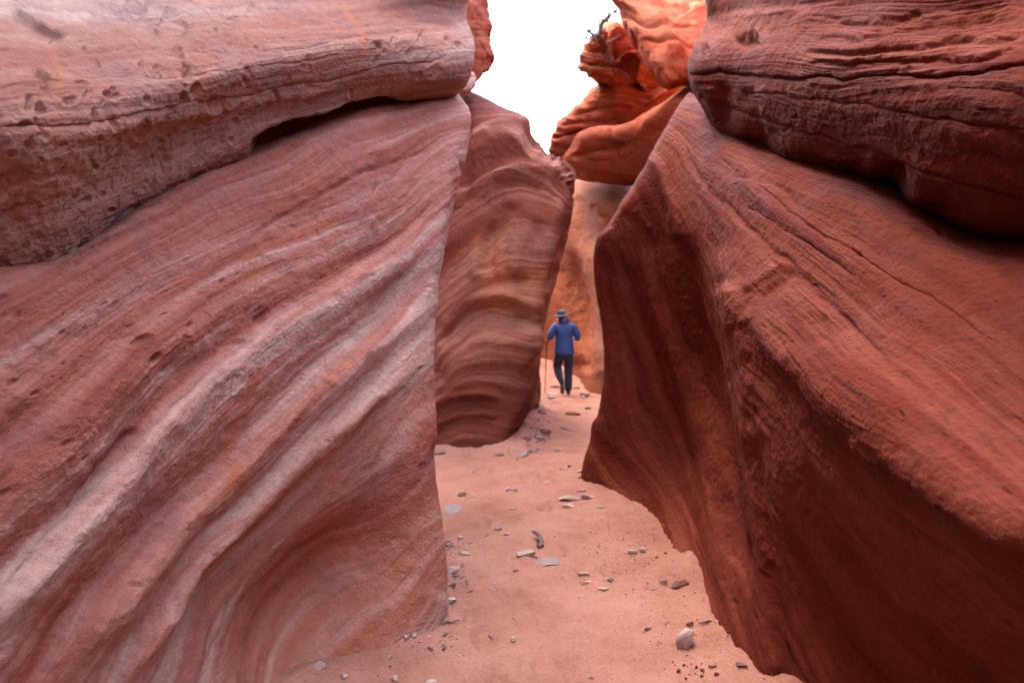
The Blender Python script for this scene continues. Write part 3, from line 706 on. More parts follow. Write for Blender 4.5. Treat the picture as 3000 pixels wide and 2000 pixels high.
blob("boulder", [(1266,344),(1272,312),(1284,280),(1300,255),(1325,232),(1368,196),(1430,186),(1520,196),(1600,180),(1640,260),(1560,330),(1480,350),(1380,350),(1300,372)], 15.2, 1.0, M['far'], "layered orange boulder under the dark ragged block, its left rim stepped and pale", "boulder", G_up, (.5, .4), .7, 15,
     [([(1290,262),(1350,250),(1440,246),(1520,240)], 6, -.12), ([(1360,205),(1440,212),(1520,215)], 5, -.08), ([(1285,290),(1340,280),(1400,285)], 5, -.08), ([(1270,320),(1300,310),(1340,300)], 4, -.1)], (110, 200), .09, 1.0, bedfreq=2.2, bedamp=.05)
blob("boulder", [(1282,362),(1310,330),(1350,305),(1410,292),(1470,275),(1530,240),(1580,200),(1640,210),(1660,320),(1560,410),(1450,424),(1390,422),(1328,418),(1300,395)], 13.6, 1.1, M['far'], "broad smooth orange boulder lowest in the heap, bridging the passage behind the fin", "boulder", G_up, (-.5, .3), .8, 21,
     [([(1300,340),(1380,310),(1440,305),(1520,262),(1590,215)], (12, 18), .22), ([(1420,300),(1410,330),(1420,380)], 8, -.05), ([(1300,365),(1380,345),(1440,335)], 8, -.05)], (120, 200), .06, .8, bedamp=.015)
blob("boulder", [(1390,60),(1450,30),(1560,20),(1660,60),(1680,200),(1620,330),(1500,330),(1420,300),(1385,230),(1400,150)], 17.2, 1.0, M['far'], "shadowed rock deep behind the ragged block and the tilted slab", "boulder", G_up, (0, 0), .7, 27, None, (60, 120), .15, .9)
blob("rock_buttress", [(1050,-120),(1118,-60),(1120,0),(1121,50),(1118,95),(1123,135),(1116,155),(1100,178),(1085,190),(1060,180),(1000,170),(900,100),(900,-100)], 9.6, .9, M['far'], "pink bulging buttress at the left edge of the sky, with a sunlit lower rim", "rock buttress", None, (.9, 0), .8, 30, None, (80, 160), .10, 1.1)
blob("chockstone", [(1058,190),(1062,172),(1074,164),(1086,172),(1088,190),(1080,206),(1066,208)], 8.3, .12, M['over'], "small pale stone wedged on the shoulder between the left ledge and fin", "stone", None, (0, 0), .6, 40, None, (40, 60), .03, 5)

# unseen walls beyond the fin and behind the camera, mostly added to steer light
def sheet(name, net, rn, cn, mat, label, rough=.25, rs=.35):
    g = resample(net, rn, cn)
    n = normals(g); ctr = np.array((0, 6, 2.5))
    x, y, z = g[..., 0], g[..., 1], g[..., 2]
    S = z * 1.6
    h = rough * fbm(x * rs, y * rs, z * rs, 5) + .10 * fbm(S * 1.2, x * .1, y * .1, 4, .6)
    o = mesh_grid(name, g + n * h[..., None], mat, {"bed": S, "stain_or_light": 0 * S})
    return tag(o, label, "rock wall", "canyon walls")
sheet("sandstone_cliff", [[W(-3.4,3.6,-.3), W(-3.4,9,-.3), W(-2.4,14,-.3), W(-2.0,20,-.3)], [W(-3.4,3.6,5), W(-3.5,9,5), W(-2.9,14,4.5), W(-2.4,20.2,6)], [W(-3.7,3.6,11), W(-3.8,9,11), W(-3.8,14,10), W(-3.2,20.5,10)], [W(-4.2,3.6,18), W(-4.2,9,18), W(-4.8,14,18), W(-4.5,21,16)]], [60,60,60], [60,80,60], M['far'], "unseen orange wall beyond the rock fin, added to block the sun")  # hidden wall, added to keep direct sun out of the passage
sheet("sandstone_cliff", [[W(-.6,23,-.3), W(2,23.5,-.3), W(5,22,-.3), W(8,21,-.3)], [W(-.6,23.5,2), W(2,24,2), W(5,22.5,2), W(8,21,2)], [W(-.2,25,3.6), W(2,25,5), W(5,23,7), W(8,22,8)], [W(0,27,4.2), W(2,27,6), W(5,25,9), W(8,24,11)]], [40,40,40], [50,60,50], M['far'], "sunlit orange wall where the canyon bends left beyond the walker")
sheet("sandstone_cliff", [[W(4.0,6.5,-.3), W(4.6,10,-.3), W(4.6,14,-.3), W(5.5,20,-.3)], [W(4.0,6.5,4), W(4.6,10,4), W(4.6,14,4), W(5.5,20,4)], [W(4.4,6.5,6), W(4.8,10,8), W(5,14,9), W(6.5,20,8)], [W(6.0,6.5,7), W(6.4,10,10), W(7,14,12), W(9,20,10)]], [40,40,40], [50,60,50], M['far'], "unseen high red wall behind the heap of boulders, added to block sun and sky")  # hidden cliff mass, added to cut off sun and sky on the right
sheet("sandstone_cliff", [[W(-3,-4.5,-.3), W(-1,-6,-.3), W(1,-6,-.3), W(3,-4.5,-.3)], [W(-3,-4.5,3), W(-1,-6,3), W(1,-6,3), W(3,-4.5,3)], [W(-3,-4.5,7), W(-1,-6.3,7), W(1,-6.3,7), W(4,-5,6)]], [40,40], [40,40,40], M['right'], "unseen red wall added behind the viewer to block sky light")  # out of view, added to keep sky light off camera-facing rock

# ------------------------------------------------------------------ sandy floor
FEET = [[(-1.5,1.2),(-1.15,1.9),(-.83,2.61),(-.54,2.79),(-.36,3.05),(-.5,3.6),(-1.3,4.3)], [(1.3,2.2),(1.09,2.6),(.99,3.1),(1.1,3.86),(1.38,5.0),(1.14,5.4),(.69,5.7),(.85,6.5)], [(-.95,7.36),(-.1,7.36),(.15,8.4),(.52,10.4)]]
def gz0(x, y):
    z = 0.5 * sstep(14.2, 19, y) + 0.02 * np.sin(y * 1.1) * sstep(3.5, 6, y)
    z = z + 0.20 * np.exp(-((x - (-0.05 + .11 * (y - 7.4))) / 0.35)**2) * sstep(6.9, 7.8, y) * sstep(11.5, 9.5, y)
    for foot in FEET:
        d = np.full(np.shape(x), 9.0)
        for (x0, y0), (x1, y1) in zip(foot, foot[1:]):
            t_ = np.clip(((x-x0)*(x1-x0) + (y-y0)*(y1-y0)) / ((x1-x0)**2 + (y1-y0)**2), 0, 1)
            d = np.minimum(d, np.hypot(x - x0 - t_*(x1-x0), y - y0 - t_*(y1-y0)))
        z = z + .07 * np.exp(-d / .16) * (.6 + .8 * np.clip(perlin(x * 2.2, y * 2.2, .7) + .3, 0, 1))
    return z
fr = np.random.RandomState(21)
prints = []
yy_ = 1.2
while yy_ < 13:
    for k in range(3):
        prints.append((fr.normal(-.05 + .04 * yy_, .32), yy_ + fr.uniform(-.2, .2), fr.uniform(-.5, .5), fr.uniform(.5, 1.0)))
    yy_ += fr.uniform(.18, .36)
def gz(x, y):
    x = np.asarray(x, float); y = np.asarray(y, float)
    z = gz0(x, y)
    for px, py, an, s in prints:
        m = (abs(x - px) < .35) & (abs(y - py) < .35)
        if not np.any(m): continue
        c, s_ = math.cos(an), math.sin(an)
        dx, dy = x - px, y - py
        a, b = (dx * c + dy * s_) / .055, (-dx * s_ + dy * c) / .13
        r = np.sqrt(a*a + b*b)
        z = z + np.where(m, s * (-.024 * np.exp(-r**3) + .009 * np.exp(-(r - 1.35)**2 * 8)), 0)
    z = z + .012 * fbm(x * 1.6, y * 1.6, 0.3, 3) + .0055 * fbm(x * 7, y * 9, 1.3, 5, .62) - .007 * np.abs(fbm(x * 5, y * 12, 4.3, 3)) + .003 * fbm(x * 24, y * 24, 2.2, 2)
    return z
gx = np.r_[np.linspace(-6, -1.2, 40, endpoint=False), np.linspace(-1.2, 1.9, int(420*Q), endpoint=False), np.linspace(1.9, 7, 40)]
t = np.linspace(0, 1, int(800*Q))
gy = np.r_[np.linspace(-8, 1.8, 60, endpoint=False), 1.8 + 18 * t**2.0, np.linspace(20, 45, 30)[1:]]
X, Y = np.meshgrid(gx, gy)
k = NT("red_sand")
pos = k.n("ShaderNodeTexCoord").outputs["Object"]
c = k.ramp(k.noise(pos, 1.7, 7, .68), [(.3, (.26, .108, .068)), (.52, (.335, .155, .102)), (.72, (.38, .19, .132))])
c = k.mix(1.0, c, k.ramp(k.noise(pos, 70, 4, .7), [(.3, g3(.80)), (.5, g3(1)), (.75, g3(1.12))]), 'MULTIPLY')
sp = k.ramp(k.noise(pos, 190, 2, .5), [(.66, g3(0)), (.72, g3(1))])
c = k.mix(k.math('MULTIPLY', sp, .6), c, (.16, .09, .075))
k.t.links.new(c, k.b.inputs["Base Color"]); k.b.inputs["Roughness"].default_value = .9; k.b.inputs["Specular IOR Level"].default_value = .05
h = k.math('ADD', k.math('MULTIPLY', k.noise(pos, 320, 3, .7), .002), k.math('MULTIPLY', k.noise(pos, 45, 5, .75), .018))
k.t.links.new(k.n("ShaderNodeBump", {"Strength": .9, "Distance": 1.0, "Height": h}).outputs[0], k.b.inputs["Normal"])
M['sand'] = k.m
flo = mesh_grid("canyon_floor", np.stack([X, Y, gz(X, Y)], -1), M['sand'])
tag(flo, "soft red sand floor of the slot canyon, scattered with stones", None, None, "structure")
def ground(u, v):
    """where the sight line through u, v meets the sand"""
    d = P(u, v, 1.0) - np.array((0, 0, CAMZ))
    lo, hi = 1.0, 40.0
    for i in range(60):
        Y = (lo + hi) / 2
        if CAMZ + d[2] * Y > float(gz0(d[0] * Y, Y)): lo = Y
        else: hi = Y
    return np.array((d[0] * lo, lo, float(gz(np.array([d[0] * lo]), np.array([lo]))[0])))
# ground beyond, rising to a sunlit slope
hx, hy = np.meshgrid(np.linspace(-160, 160, 120), np.linspace(30, 260, 100))
hz = 1.0 + 62 * sstep(35, 190, hy) + 3 * fbm(hx * .02, hy * .02, .5, 4)
k = NT("pale_slope"); pos = k.n("ShaderNodeTexCoord").outputs["Object"]
k.t.links.new(k.ramp(k.noise(pos, .08, 5), [(.35, (.50, .36, .26)), (.65, (.62, .50, .38))]), k.b.inputs["Base Color"]); k.b.inputs["Roughness"].default_value = .95
tag(mesh_grid("hillside", np.stack([hx, hy, hz], -1), k.m), "pale sunlit hillside far beyond the gap", None, None, "structure")

# ------------------------------------------------------------------ stones
def stone_mat(name, a, b, rough=.8, sc=18):
    k = NT(name); pos = k.n("ShaderNodeTexCoord").outputs["Object"]
    c = k.ramp(k.noise(pos, sc, 5, .65), [(.32, a), (.68, b)])
    sand = k.ramp(k.noise(pos, 9, 4, .6), [(.52, g3(0)), (.62, g3(1))])
    c = k.mix(k.math('MULTIPLY', sand, .45), c, (.34, .155, .095))
    k.t.links.new(c, k.b.inputs["Base Color"]); k.b.inputs["Roughness"].default_value = rough
    k.b.inputs["Specular IOR Level"].default_value = .25
    h = k.math('MULTIPLY', k.noise(pos, 90, 4, .7), .004)
    k.t.links.new(k.n("ShaderNodeBump", {"Strength": .8, "Distance": 1.0, "Height": h}).outputs[0], k.b.inputs["Normal"])
    return k.m
SM = {
 'pink': stone_mat("pink_stone", (0.299, 0.198, 0.158), (0.408, 0.294, 0.243)), 'grey': stone_mat("grey_stone", (0.170, 0.130, 0.110), (0.245, 0.190, 0.162)),
 'blue': stone_mat("blue_grey_stone", (0.170, 0.144, 0.127), (0.245, 0.207, 0.180)), 'pale': stone_mat("pale_stone", (0.258, 0.184, 0.139), (0.353, 0.259, 0.199)),
 'white': stone_mat("white_stone", (0.299, 0.236, 0.189), (0.408, 0.323, 0.254)), 'brown': stone_mat("brown_stone", (0.136, 0.083, 0.061), (0.231, 0.154, 0.115)),
 'ochre': stone_mat("ochre_stone", (0.286, 0.141, 0.043), (0.374, 0.198, 0.073)), 'cream': stone_mat("cream_stone", (0.299, 0.224, 0.146), (0.394, 0.307, 0.213)),
 'red': stone_mat("red_stone", (0.177, 0.064, 0.043), (0.258, 0.115, 0.079)), 'dark': stone_mat("dark_stone", (0.048, 0.032, 0.030), (0.095, 0.064, 0.055)),
 'clod': stone_mat('dry_clod', (0.068, 0.032, 0.024), (0.136, 0.070, 0.052), sc=30),
 'grit': stone_mat('grit', (0.068, 0.038, 0.030), (0.163, 0.096, 0.073), sc=40),
 'rose': stone_mat("rose_stone", (0.340, 0.198, 0.146), (0.421, 0.269, 0.206)),
}
def stone_bm(rnd, sx, sy, sz, npts=16, flat=.6):
    bm = bmesh.new()
    for i in range(npts):
        v = Vector((rnd.gauss(0, 1), rnd.gauss(0, 1), rnd.gauss(0, 1))).normalized()
        v *= rnd.uniform(.82, 1.0)
        if abs(v.z) > flat: v.z = math.copysign(flat, v.z)
        bm.verts.new((v.x * sx, v.y * sy, v.z / flat * sz))
    r = bmesh.ops.convex_hull(bm, input=bm.verts)
    bmesh.ops.delete(bm, geom=[v for v in bm.verts if not v.link_faces], context='VERTS')
    bmesh.ops.dissolve_limit(bm, angle_limit=.30, verts=bm.verts, edges=bm.edges)
    bmesh.ops.bevel(bm, geom=list(bm.edges), offset=min(sx, sy, sz) * .16, segments=2, profile=.6, affect='EDGES', clamp_overlap=True)
    bmesh.ops.triangulate(bm, faces=bm.faces)
    bmesh.ops.subdivide_edges(bm, edges=bm.edges, cuts=1, use_grid_fill=True)
    co = np.array([v.co for v in bm.verts])
    if len(co):
        q = co / max(sx, sy) * 2.2 + rnd.uniform(0, 50)
        d = fbm(q[:, 0], q[:, 1], q[:, 2], 3) * min(sx, sy, sz) * .10
        bm.normal_update()
        for v, e in zip(bm.verts, d): v.co += v.normal * float(e)
    return bm
def Z8(X, Y): return (1250 + X / 1.845) / 1.27551, (1150 + Y / 1.845) / 1.27551
def Z7(X, Y): return (1560 + X / 4.614) / 1.27551, (860 + Y / 4.614) / 1.27551
def place_stone(name, u, v, wpx, hpx, mat, label, cat="stone", group=None, t=.3, rot=0.0, tilt=0.0, seed=1, pts=15, flat=.6, sink=.12):
    rnd = random.Random(seed)
    p = ground(u, v + hpx * .25)
    m = p[1] / F
    wm, hm = wpx * m, hpx * m
    th = math.atan2(CAMZ - p[2], p[1])
    T = t * wm * 1.1
    D = min(max((hm - T * math.cos(th)) / max(math.sin(th), .1), .45 * wm), 1.25 * wm)
    bm = stone_bm(rnd, wm * .62, D * .62, T * .60, pts, flat)
    o = obj_from_bm(name, bm, SM[mat], None, True)
    o.data.polygons.foreach_set("use_smooth", [False] * len(o.data.polygons))
    o.location = (p[0], p[1], p[2] + T * (.5 - sink))
    o.rotation_euler = (tilt, tilt * .6, rot)
    return tag(o, label, cat, group)
GS = "stones lying on the sand"
stones = [  # zoom x, y, width, height, material, thickness, rotation, label
 (1400,1335,120,95,'pink',.72,.3,"fist-shaped pinkish boulder beside the foot of the right wall, the largest loose stone"),
 (655,900,112,66,'grey',.10,-.5,"flat dark grey slab lying beside the pale slab and the crooked stick"),
 (540,864,112,46,'pale',.20,.35,"pale pointed slab just below the crooked stick"),
 (150,622,110,56,'blue',.08,.2,"blue grey slab half sunk in sand near the left wall's edge"),
 (190,554,50,30,'brown',.50,.2,"rounded brown stone just beyond the half sunk blue grey slab"),
 (135,958,110,40,'pale',.28,.05,"long pale log-shaped stone poking out from behind the left wall's edge"),
 (138,1036,66,34,'brown',.35,.4,"jagged brown and grey stone below the long pale log-shaped one"),
 (130,1104,54,44,'white',.35,-.7,"bright white chip by the left wall, below the jagged brown stone"),
 (366,1030,36,17,'white',.30,0,"upper of two white chips lying close together on open sand"),
 (369,1060,30,22,'white',.45,.6,"lower of two white chips lying close together on open sand"),
 (468,1334,34,36,'cream',.70,.8,"small cream stone with one dark side alone on the near sand"),
 (850,970,66,32,'cream',.35,.05,"oval cream stone in the middle of the path, right of the grey slab"),
 (958,1054,82,26,'rose',.10,.05,"thin rose flake flush with the sand below the oval cream stone"),
 (868,1020,48,22,'rose',.20,.2,"small faint rose stone between the oval cream stone and the thin flake"),
 (993,1018,38,28,'blue',.55,.3,"small blue grey lump just above the thin rose flake"),
 (1110,864,60,36,'pink',.45,.1,"left stone of a touching pink pair near the right wall"),
 (1174,856,56,38,'pink',.50,-.2,"right stone of a touching pink pair near the right wall"),
 (1365,1042,112,44,'red',.32,.35,"long dark red wedge of stone leaning by the right wall's shaded foot"),
 (1276,1024,54,32,'pink',.45,0,"blunt pinkish stone touching the left end of the long red wedge"),
 (1236,1056,34,22,'grey',.3,.7,"small grey chip below the blunt pinkish stone"),
 (772,560,130,52,'pale',.14,.12,"broad pale ledge slab at the corner of the dark right wall"),
 (872,556,84,38,'pink',.30,.1,"pinkish slab tucked under the corner of the dark right wall"),
 (756,608,84,36,'rose',.22,0,"thin rose slab just in front of the broad pale ledge slab"),
 (942,611,58,18,'pale',.20,0,"narrow pale sliver on the shaded sand right of the ledge slabs"),
 (838,526,52,16,'pale',.22,0,"pale strip of stone behind the broad ledge slab"),
 (708,313,42,22,'white',.42,.1,"white pebble in mid path beyond the ledge slabs, level with the fin's foot"),
 (730,411,32,14,'white',.35,0,"small white pebble in mid path with a dark crumb beside it"),
 (770,405,18,11,'dark',.6,0,"dark crumb beside the small white pebble in mid path"),
 (832,424,50,22,'pale',.25,.1,"pale flat stone against the dark wall's edge, above the ledge slabs"),
 (652,471,46,18,'white',.25,.1,"low white flake on the path between fin and ledge slabs"),
 (520,330,66,32,'grey',.40,.3,"grey tilted stone at the foot of the rock fin's corner"),
 (570,315,56,20,'grey',.30,-.2,"flat grey stone right of the tilted stone at the fin's corner"),
 (390,335,60,18,'brown',.30,.1,"low brown stone against the fin's front foot"),
 (440,523,30,24,'white',.55,.4,"knobbly white pebble on the left half of the path"),
 (478,520,40,12,'grey',.3,.0,"slim grey splinter right of the knobbly white pebble"),
 (252,425,28,16,'white',.55,.2,"lone white pebble nearest the fin on the left side"),
 (60,325,76,26,'brown',.32,.1,"brown grey slab where the fin meets the near left wall"),
 (465,629,38,14,'pale',.25,.1,"pale flake in mid path left of the rose slab"),
 (430,760,42,18,'white',.30,.2,"white flake on the sand up left of the crooked stick"),
 (385,739,44,13,'blue',.30,.1,"thin bluish splinter beside the white flake, left of the stick"),
 (320,766,26,11,'rose',.30,0,"tiny rose flake left of the bluish splinter"),
 (205,870,66,26,'cream',.30,.05,"cream flat stone above the long pale log-shaped stone"),
 (230,801,38,15,'cream',.35,0,"small cream flake higher up, above the cream flat stone"),
 (178,780,52,14,'rose',.30,.1,"rose flake near the left wall, beside the small cream flake"),
 (120,822,44,24,'grey',.35,.6,"grey crumbly stone hugging the left wall among dry litter"),
 (30,1556,66,28,'white',.28,.1,"white flat chip at the very bottom edge of the path"),
 (1195,1259,42,16,'dark',.35,.2,"dark bluish sliver alone on the sand, up left of the boulder"),
 (1425,1240,46,30,'red',.45,.3,"reddish stone just behind the fist-shaped boulder"),
 (1545,1466,44,26,'red',.55,.2,"reddish stone down right of the fist-shaped boulder"),
 (1566,1516,30,24,'red',.65,.1,"lowest reddish stone near the right wall's foot"),
 (790,114,92,24,'ochre',.22,0,"flat ochre stone on the pale sand behind the walker"),
 (735,187,56,18,'grey',.25,-.3,"grey splinter on the path between ochre stone and fin"),
 (872,82,34,20,'grey',.4,.3,"grey stone against the dark wall's edge near the ochre stone"),
 (640,212,64,34,'red',.40,.2,"reddish block highest in the rubble under the fin's side"),
 (600,238,58,28,'grey',.35,-.3,"grey block in the rubble under the fin's side"),
 (545,240,60,30,'red',.40,.4,"dark reddish block leftmost in the rubble under the fin's side"),
 (625,108,60,36,'brown',.5,.5,"dark stone in the shadow where the fin's side meets the path"),
]
for i, (X, Y, w_, h_, m_, t_, r_, lab) in enumerate(stones):
    u, v = Z8(X, Y); q = 1 / 1.845 / 1.27551
    place_stone("stone", u, v, w_ * q, h_ * q, m_, lab, "stone", GS, t_, r_, (0.12 if i % 3 == 0 else 0.03) * (1 if i % 2 else -1), seed=100 + i, pts=28 if i == 0 else 12 + i % 6, flat=.85 if i == 0 else .6)
for i, (X, Y, w_, h_, m_, t_, lab) in enumerate([
 (705,1178,150,44,'white',.25,"white slab beside the nose of the orange wall, right of the walker's shins"),
 (735,1255,90,80,'white',.40,"white block between the walker and the orange wall's foot"),
 (590,1282,110,30,'grey',.25,"thin grey slab directly right of the walker's boots"),
 (700,1372,150,66,'brown',.32,"dark slab right of the walker's boots with a pale stone on its edge"),
 (685,1388,50,40,'white',.6,"pale round pebble on the dark slab right of the walker's boots"),
 (300,1252,130,50,'brown',.28,"flat brown slab left of the walker's boots"),
 (270,1345,150,70,'pale',.16,"broad pale slab at the walker's left heel"),
 (260,1412,120,24,'grey',.2,"thin grey sliver in front of the broad pale slab, behind the walker"),
 (740,1110,70,40,'rose',.4,"rose stone at the foot of the orange wall, farthest of the loose stones")]):
    u, v = Z7(X, Y); q = 1 / 4.614 / 1.27551
    place_stone("stone", u, v, w_ * q, h_ * q, m_, lab, "stone", GS, t_, .2 * (i % 3 - 1), .04, seed=300 + i)
rp_ = random.Random(77)
for foot, n_, lab, grp in ((FEET[1], 26, "small dark red pebble fallen along the foot of the right wall", "pebbles along the right wall's foot"), (FEET[2], 16, "small dark red pebble fallen along the foot of the rock fin", "pebbles along the rock fin's foot"), (FEET[0][2:6], 14, "small pink pebble fallen along the foot of the left wall", "pebbles along the left wall's foot")):
    for i in range(n_):
        j = rp_.randrange(len(foot) - 1); t_ = rp_.random()
        off = abs(rp_.gauss(.05, .07)) + .015
        (x0, y0), (x1, y1) = foot[j], foot[j + 1]
        nx_, ny_ = -(y1 - y0), (x1 - x0); L_ = math.hypot(nx_, ny_) or 1
        x_, y_ = x0 + t_ * (x1 - x0), y0 + t_ * (y1 - y0)
        sg = 1 if (nx_ * (0.35 - x_) + ny_ * (y_ - .5 - y_)) > 0 else -1
        x_, y_ = x_ + sg * nx_ / L_ * off, y_ + sg * ny_ / L_ * off
        s_ = .008 + .026 * rp_.random() ** 2.5
        bm = stone_bm(rp_, s_, s_ * rp_.uniform(.6, 1), s_ * rp_.uniform(.35, .7), 12, .7)
        o = obj_from_bm("pebble", bm, SM[rp_.choice(['red', 'red', 'red', 'brown'] if 'red' in lab else ['rose', 'pink'])], None, True)
        o.data.polygons.foreach_set("use_smooth", [False] * len(o.data.polygons))
        o.location = (x_, y_, float(gz(np.array([x_]), np.array([y_]))[0]) + s_ * .12); o.rotation_euler = (rp_.uniform(-.2, .2), rp_.uniform(-.2, .2), rp_.uniform(0, 6))
        tag(o, lab, "pebble", grp)
rr = random.Random(9)
for i in range(18):          # crumbly clods below the boulder
    X, Y = rr.gauss(1425, 65), rr.gauss(1480, 42)
    u, v = Z8(X, Y); q = 1 / 1.845 / 1.27551
    s_ = 10 + 20 * rr.random() ** 2
    place_stone("clod", u, v, s_ * q, s_ * .8 * q, 'clod', "small dark earth clod in the cluster below the fist-shaped boulder", "earth clod", "dark earth clods below the boulder", rr.uniform(.5, .8), rr.uniform(0, 3), .2, seed=500 + i, pts=12)
# dark grit and chips: too many to count
bm = bmesh.new()
def chip(bm, p, s, rnd):
    vs_ = [bm.verts.new((p[0] + s * a * rnd.uniform(.5, 1.2), p[1] + s * b * rnd.uniform(.5, 1.2), p[2] + s * c_ * rnd.uniform(.4, .8))) for a, b, c_ in ((1,0,0),(-.5,.8,0),(-.5,-.8,0),(rnd.uniform(-.3,.3),rnd.uniform(-.3,.3),1))]
    for f_ in ((0,1,3),(1,2,3),(2,0,3)): bm.faces.new([vs_[j] for j in f_])
pts_ = []
for i in range(520):
    pts_.append((rr.gauss(1080, 170), rr.gauss(840, 130), 1))
for i in range(420): pts_.append((rr.uniform(80, 1500), rr.uniform(330, 1560), .7))
for i in range(110): pts_.append((rr.gauss(150, 50), rr.gauss(900, 130), 1))
for i in range(60): pts_.append((rr.gauss(110, 50), rr.gauss(1310, 60), .9))
for i in range(160): pts_.append((rr.gauss(1300, 120), rr.gauss(1280, 140), .8))
for i in range(150): pts_.append((rr.gauss(600, 45), rr.gauss(225, 50), 1.6))
for foot in FEET:
    for i in range(330):
        j = rr.randrange(len(foot) - 1); t_ = rr.random()
        x_, y_ = foot[j][0] + t_ * (foot[j+1][0] - foot[j][0]) + rr.gauss(0, .10), foot[j][1] + t_ * (foot[j+1][1] - foot[j][1]) + rr.gauss(0, .10)
        chip(bm, (x_, y_, float(gz0(x_, y_)) + .003), (.002 + .008 * rr.random() ** 3) * (.7 + .15 * y_), rr)
for X, Y, k_ in pts_:
    u, v = Z8(X, Y)
    d = P(u, v, 1.0) - np.array((0, 0, CAMZ))
    if d[2] > -.05: continue
    Yd = -CAMZ / d[2]
    for _ in range(3): Yd = (float(gz0(d[0] * Yd, Yd)) - CAMZ) / d[2]
    if Yd > 12 or Yd < 1: continue
    chip(bm, (d[0] * Yd, Yd, float(gz0(d[0] * Yd, Yd)) + .004), (.002 + .007 * rr.random() ** 3) * k_ * (.6 + .2 * Yd), rr)
tag(obj_from_bm("grit", bm, SM['grit']), "dark grit and crumbs strewn over the sand", None, None, "stuff")

# ------------------------------------------------------------------ sticks and dry wood
def tube(bm, pts, rad, n=8):
    c = natural(np.array(pts, float), np.linspace(0, len(pts) - 1, max(6, len(pts) * 5))) if len(pts) > 2 else np.array(pts, float)
    rads = np.interp(np.linspace(0, 1, len(c)), np.linspace(0, 1, len(rad)), rad)
    rings = []
    for i, p in enumerate(c):
        t_ = Vector(c[min(i+1, len(c)-1)] - c[max(i-1, 0)]).normalized()
        a = t_.orthogonal().normalized(); b = t_.cross(a)
        rings.append([bm.verts.new(Vector(p) + (a * math.cos(q) + b * math.sin(q)) * rads[i]) for q in np.linspace(0, 2*math.pi, n, endpoint=False)])
    for r0, r1 in zip(rings, rings[1:]):
        for j in range(n): bm.faces.new((r0[j], r0[(j+1) % n], r1[(j+1) % n], r1[j]))
    bm.faces.new(rings[0][::-1]); bm.faces.new(rings[-1])
def wood(name, a, b):
    k = NT(name); pos = k.n("ShaderNodeTexCoord").outputs["Object"]
    k.t.links.new(k.ramp(k.noise(pos, 40, 4, .6), [(.3, a), (.7, b)]), k.b.inputs["Base Color"]); k.b.inputs["Roughness"].default_value = .85
    return k.m
M['stick'] = wood("dark_wood", (.06, .035, .035), (.16, .10, .09)); M['dry'] = wood("dry_wood", (.09, .085, .085), (.16, .145, .14)); M['straw'] = wood("litter_wood", (.10, .06, .05), (.2, .13, .1))
a_, b_, c_ = ground(*Z8(574, 782)), ground(*Z8(606, 800)), ground(*Z8(624, 836))
bm = bmesh.new()
tube(bm, [a_ + (0,0,.045) - a_, b_ + (0,0,.04) - a_, b_ * .4 + c_ * .6 + (0,0,.03) - a_, c_ + (0,0,.014) - a_], [.010, .015, .017, .021, .012])
tube(bm, [c_ + (0,0,.016) - a_, c_ + (-.03,-.03,.012) - a_], [.018, .012])
o = obj_from_bm("stick", bm, M['stick'], None, True); o.location = a_; tag(o, "short dark crooked stick lying on the sand behind the two slabs", "stick")
for i, (X, Y, L, an) in enumerate([(105,812,50,.5),(130,836,60,.9),(150,985,60,.1),(190,1000,50,.7),(215,1018,40,1.8),(110,1247,45,.2),(150,1252,60,.25),(92,1372,40,1.3),(105,1310,30,.8),(235,1075,36,.5),(20,1390,40,-.5),(345,1300,36,-.8),(482,966,34,.3),(580,888,50,-.5),(890,1530,24,-.3),(1510,1236,90,.2)]):
    p = ground(*Z8(X, Y)); L = L / 1.845 / 1.27551 * p[1] / F
    bm = bmesh.new()
    dx, dy = math.cos(an) * L, math.sin(an) * L * 1.5
    tube(bm, [(-dx/2, -dy/2, .004), (rr.uniform(-.2,.2)*L, rr.uniform(-.2,.2)*L, .010), (dx/2, dy/2, .006)], [.003, .005, .003], 6)
    tube(bm, [(0, 0, .008), (dx*.3 - dy*.2, dy*.3 + dx*.25, .010)], [.004, .002], 5)
    o = obj_from_bm("twig", bm, M['straw'], None, True); o.location = p
    lab = "dry brown twig lying in the litter along the left wall" if X < 300 else {345:"hair-thin twig alone on the near sand",482:"tiny twig on the sand left of the grey slab",580:"twig between the pale slab and the grey slab",890:"tiny dark twig at the bottom of the path",1510:"thin dark twig in the shade right of the boulder"}[X]
    tag(o, lab, "twig", "twigs in the litter by the left wall" if X < 300 else None)
# twiggy shrub on top of the ragged block
def Z2(X, Y, D): return P((1300 + X / 2.904) / 1.27551, (Y / 2.904) / 1.27551, D)
base_ = Z2(1330, 310, 13.2)
bm = bmesh.new()
for pts, rad in (([(1322,330),(1328,250),(1345,200),(1385,165),(1415,140),(1462,92)], [.05,.05,.045,.05,.03,.018]), ([(1415,140),(1402,112),(1392,120)], [.022,.014,.008]), ([(1440,112),(1470,118),(1486,108)], [.018,.012,.008]),
                 ([(1325,300),(1285,305),(1240,275),(1222,252)], [.03,.03,.028,.012]), ([(1262,290),(1240,262),(1250,250)], [.02,.014,.008]), ([(1290,308),(1240,318),(1208,316)], [.022,.016,.008]), ([(1345,210),(1330,185),(1340,160)], [.02,.012,.006]), ([(1370,178),(1350,168)], [.016,.008])):
    tube(bm, [Z2(x, y, 13.2) - base_ for x, y in pts], rad)
shr = thing("shrub", tuple(base_), "sparse twiggy shrub sticking out against the white sky above the ragged block", "shrub")
obj_from_bm("branch", bm, M['dry'], shr, True)
k = NT("dull_leaf"); k.b.inputs["Base Color"].default_value = (.12, .15, .09, 1); k.b.inputs["Roughness"].default_value = .7
bm = bmesh.new()
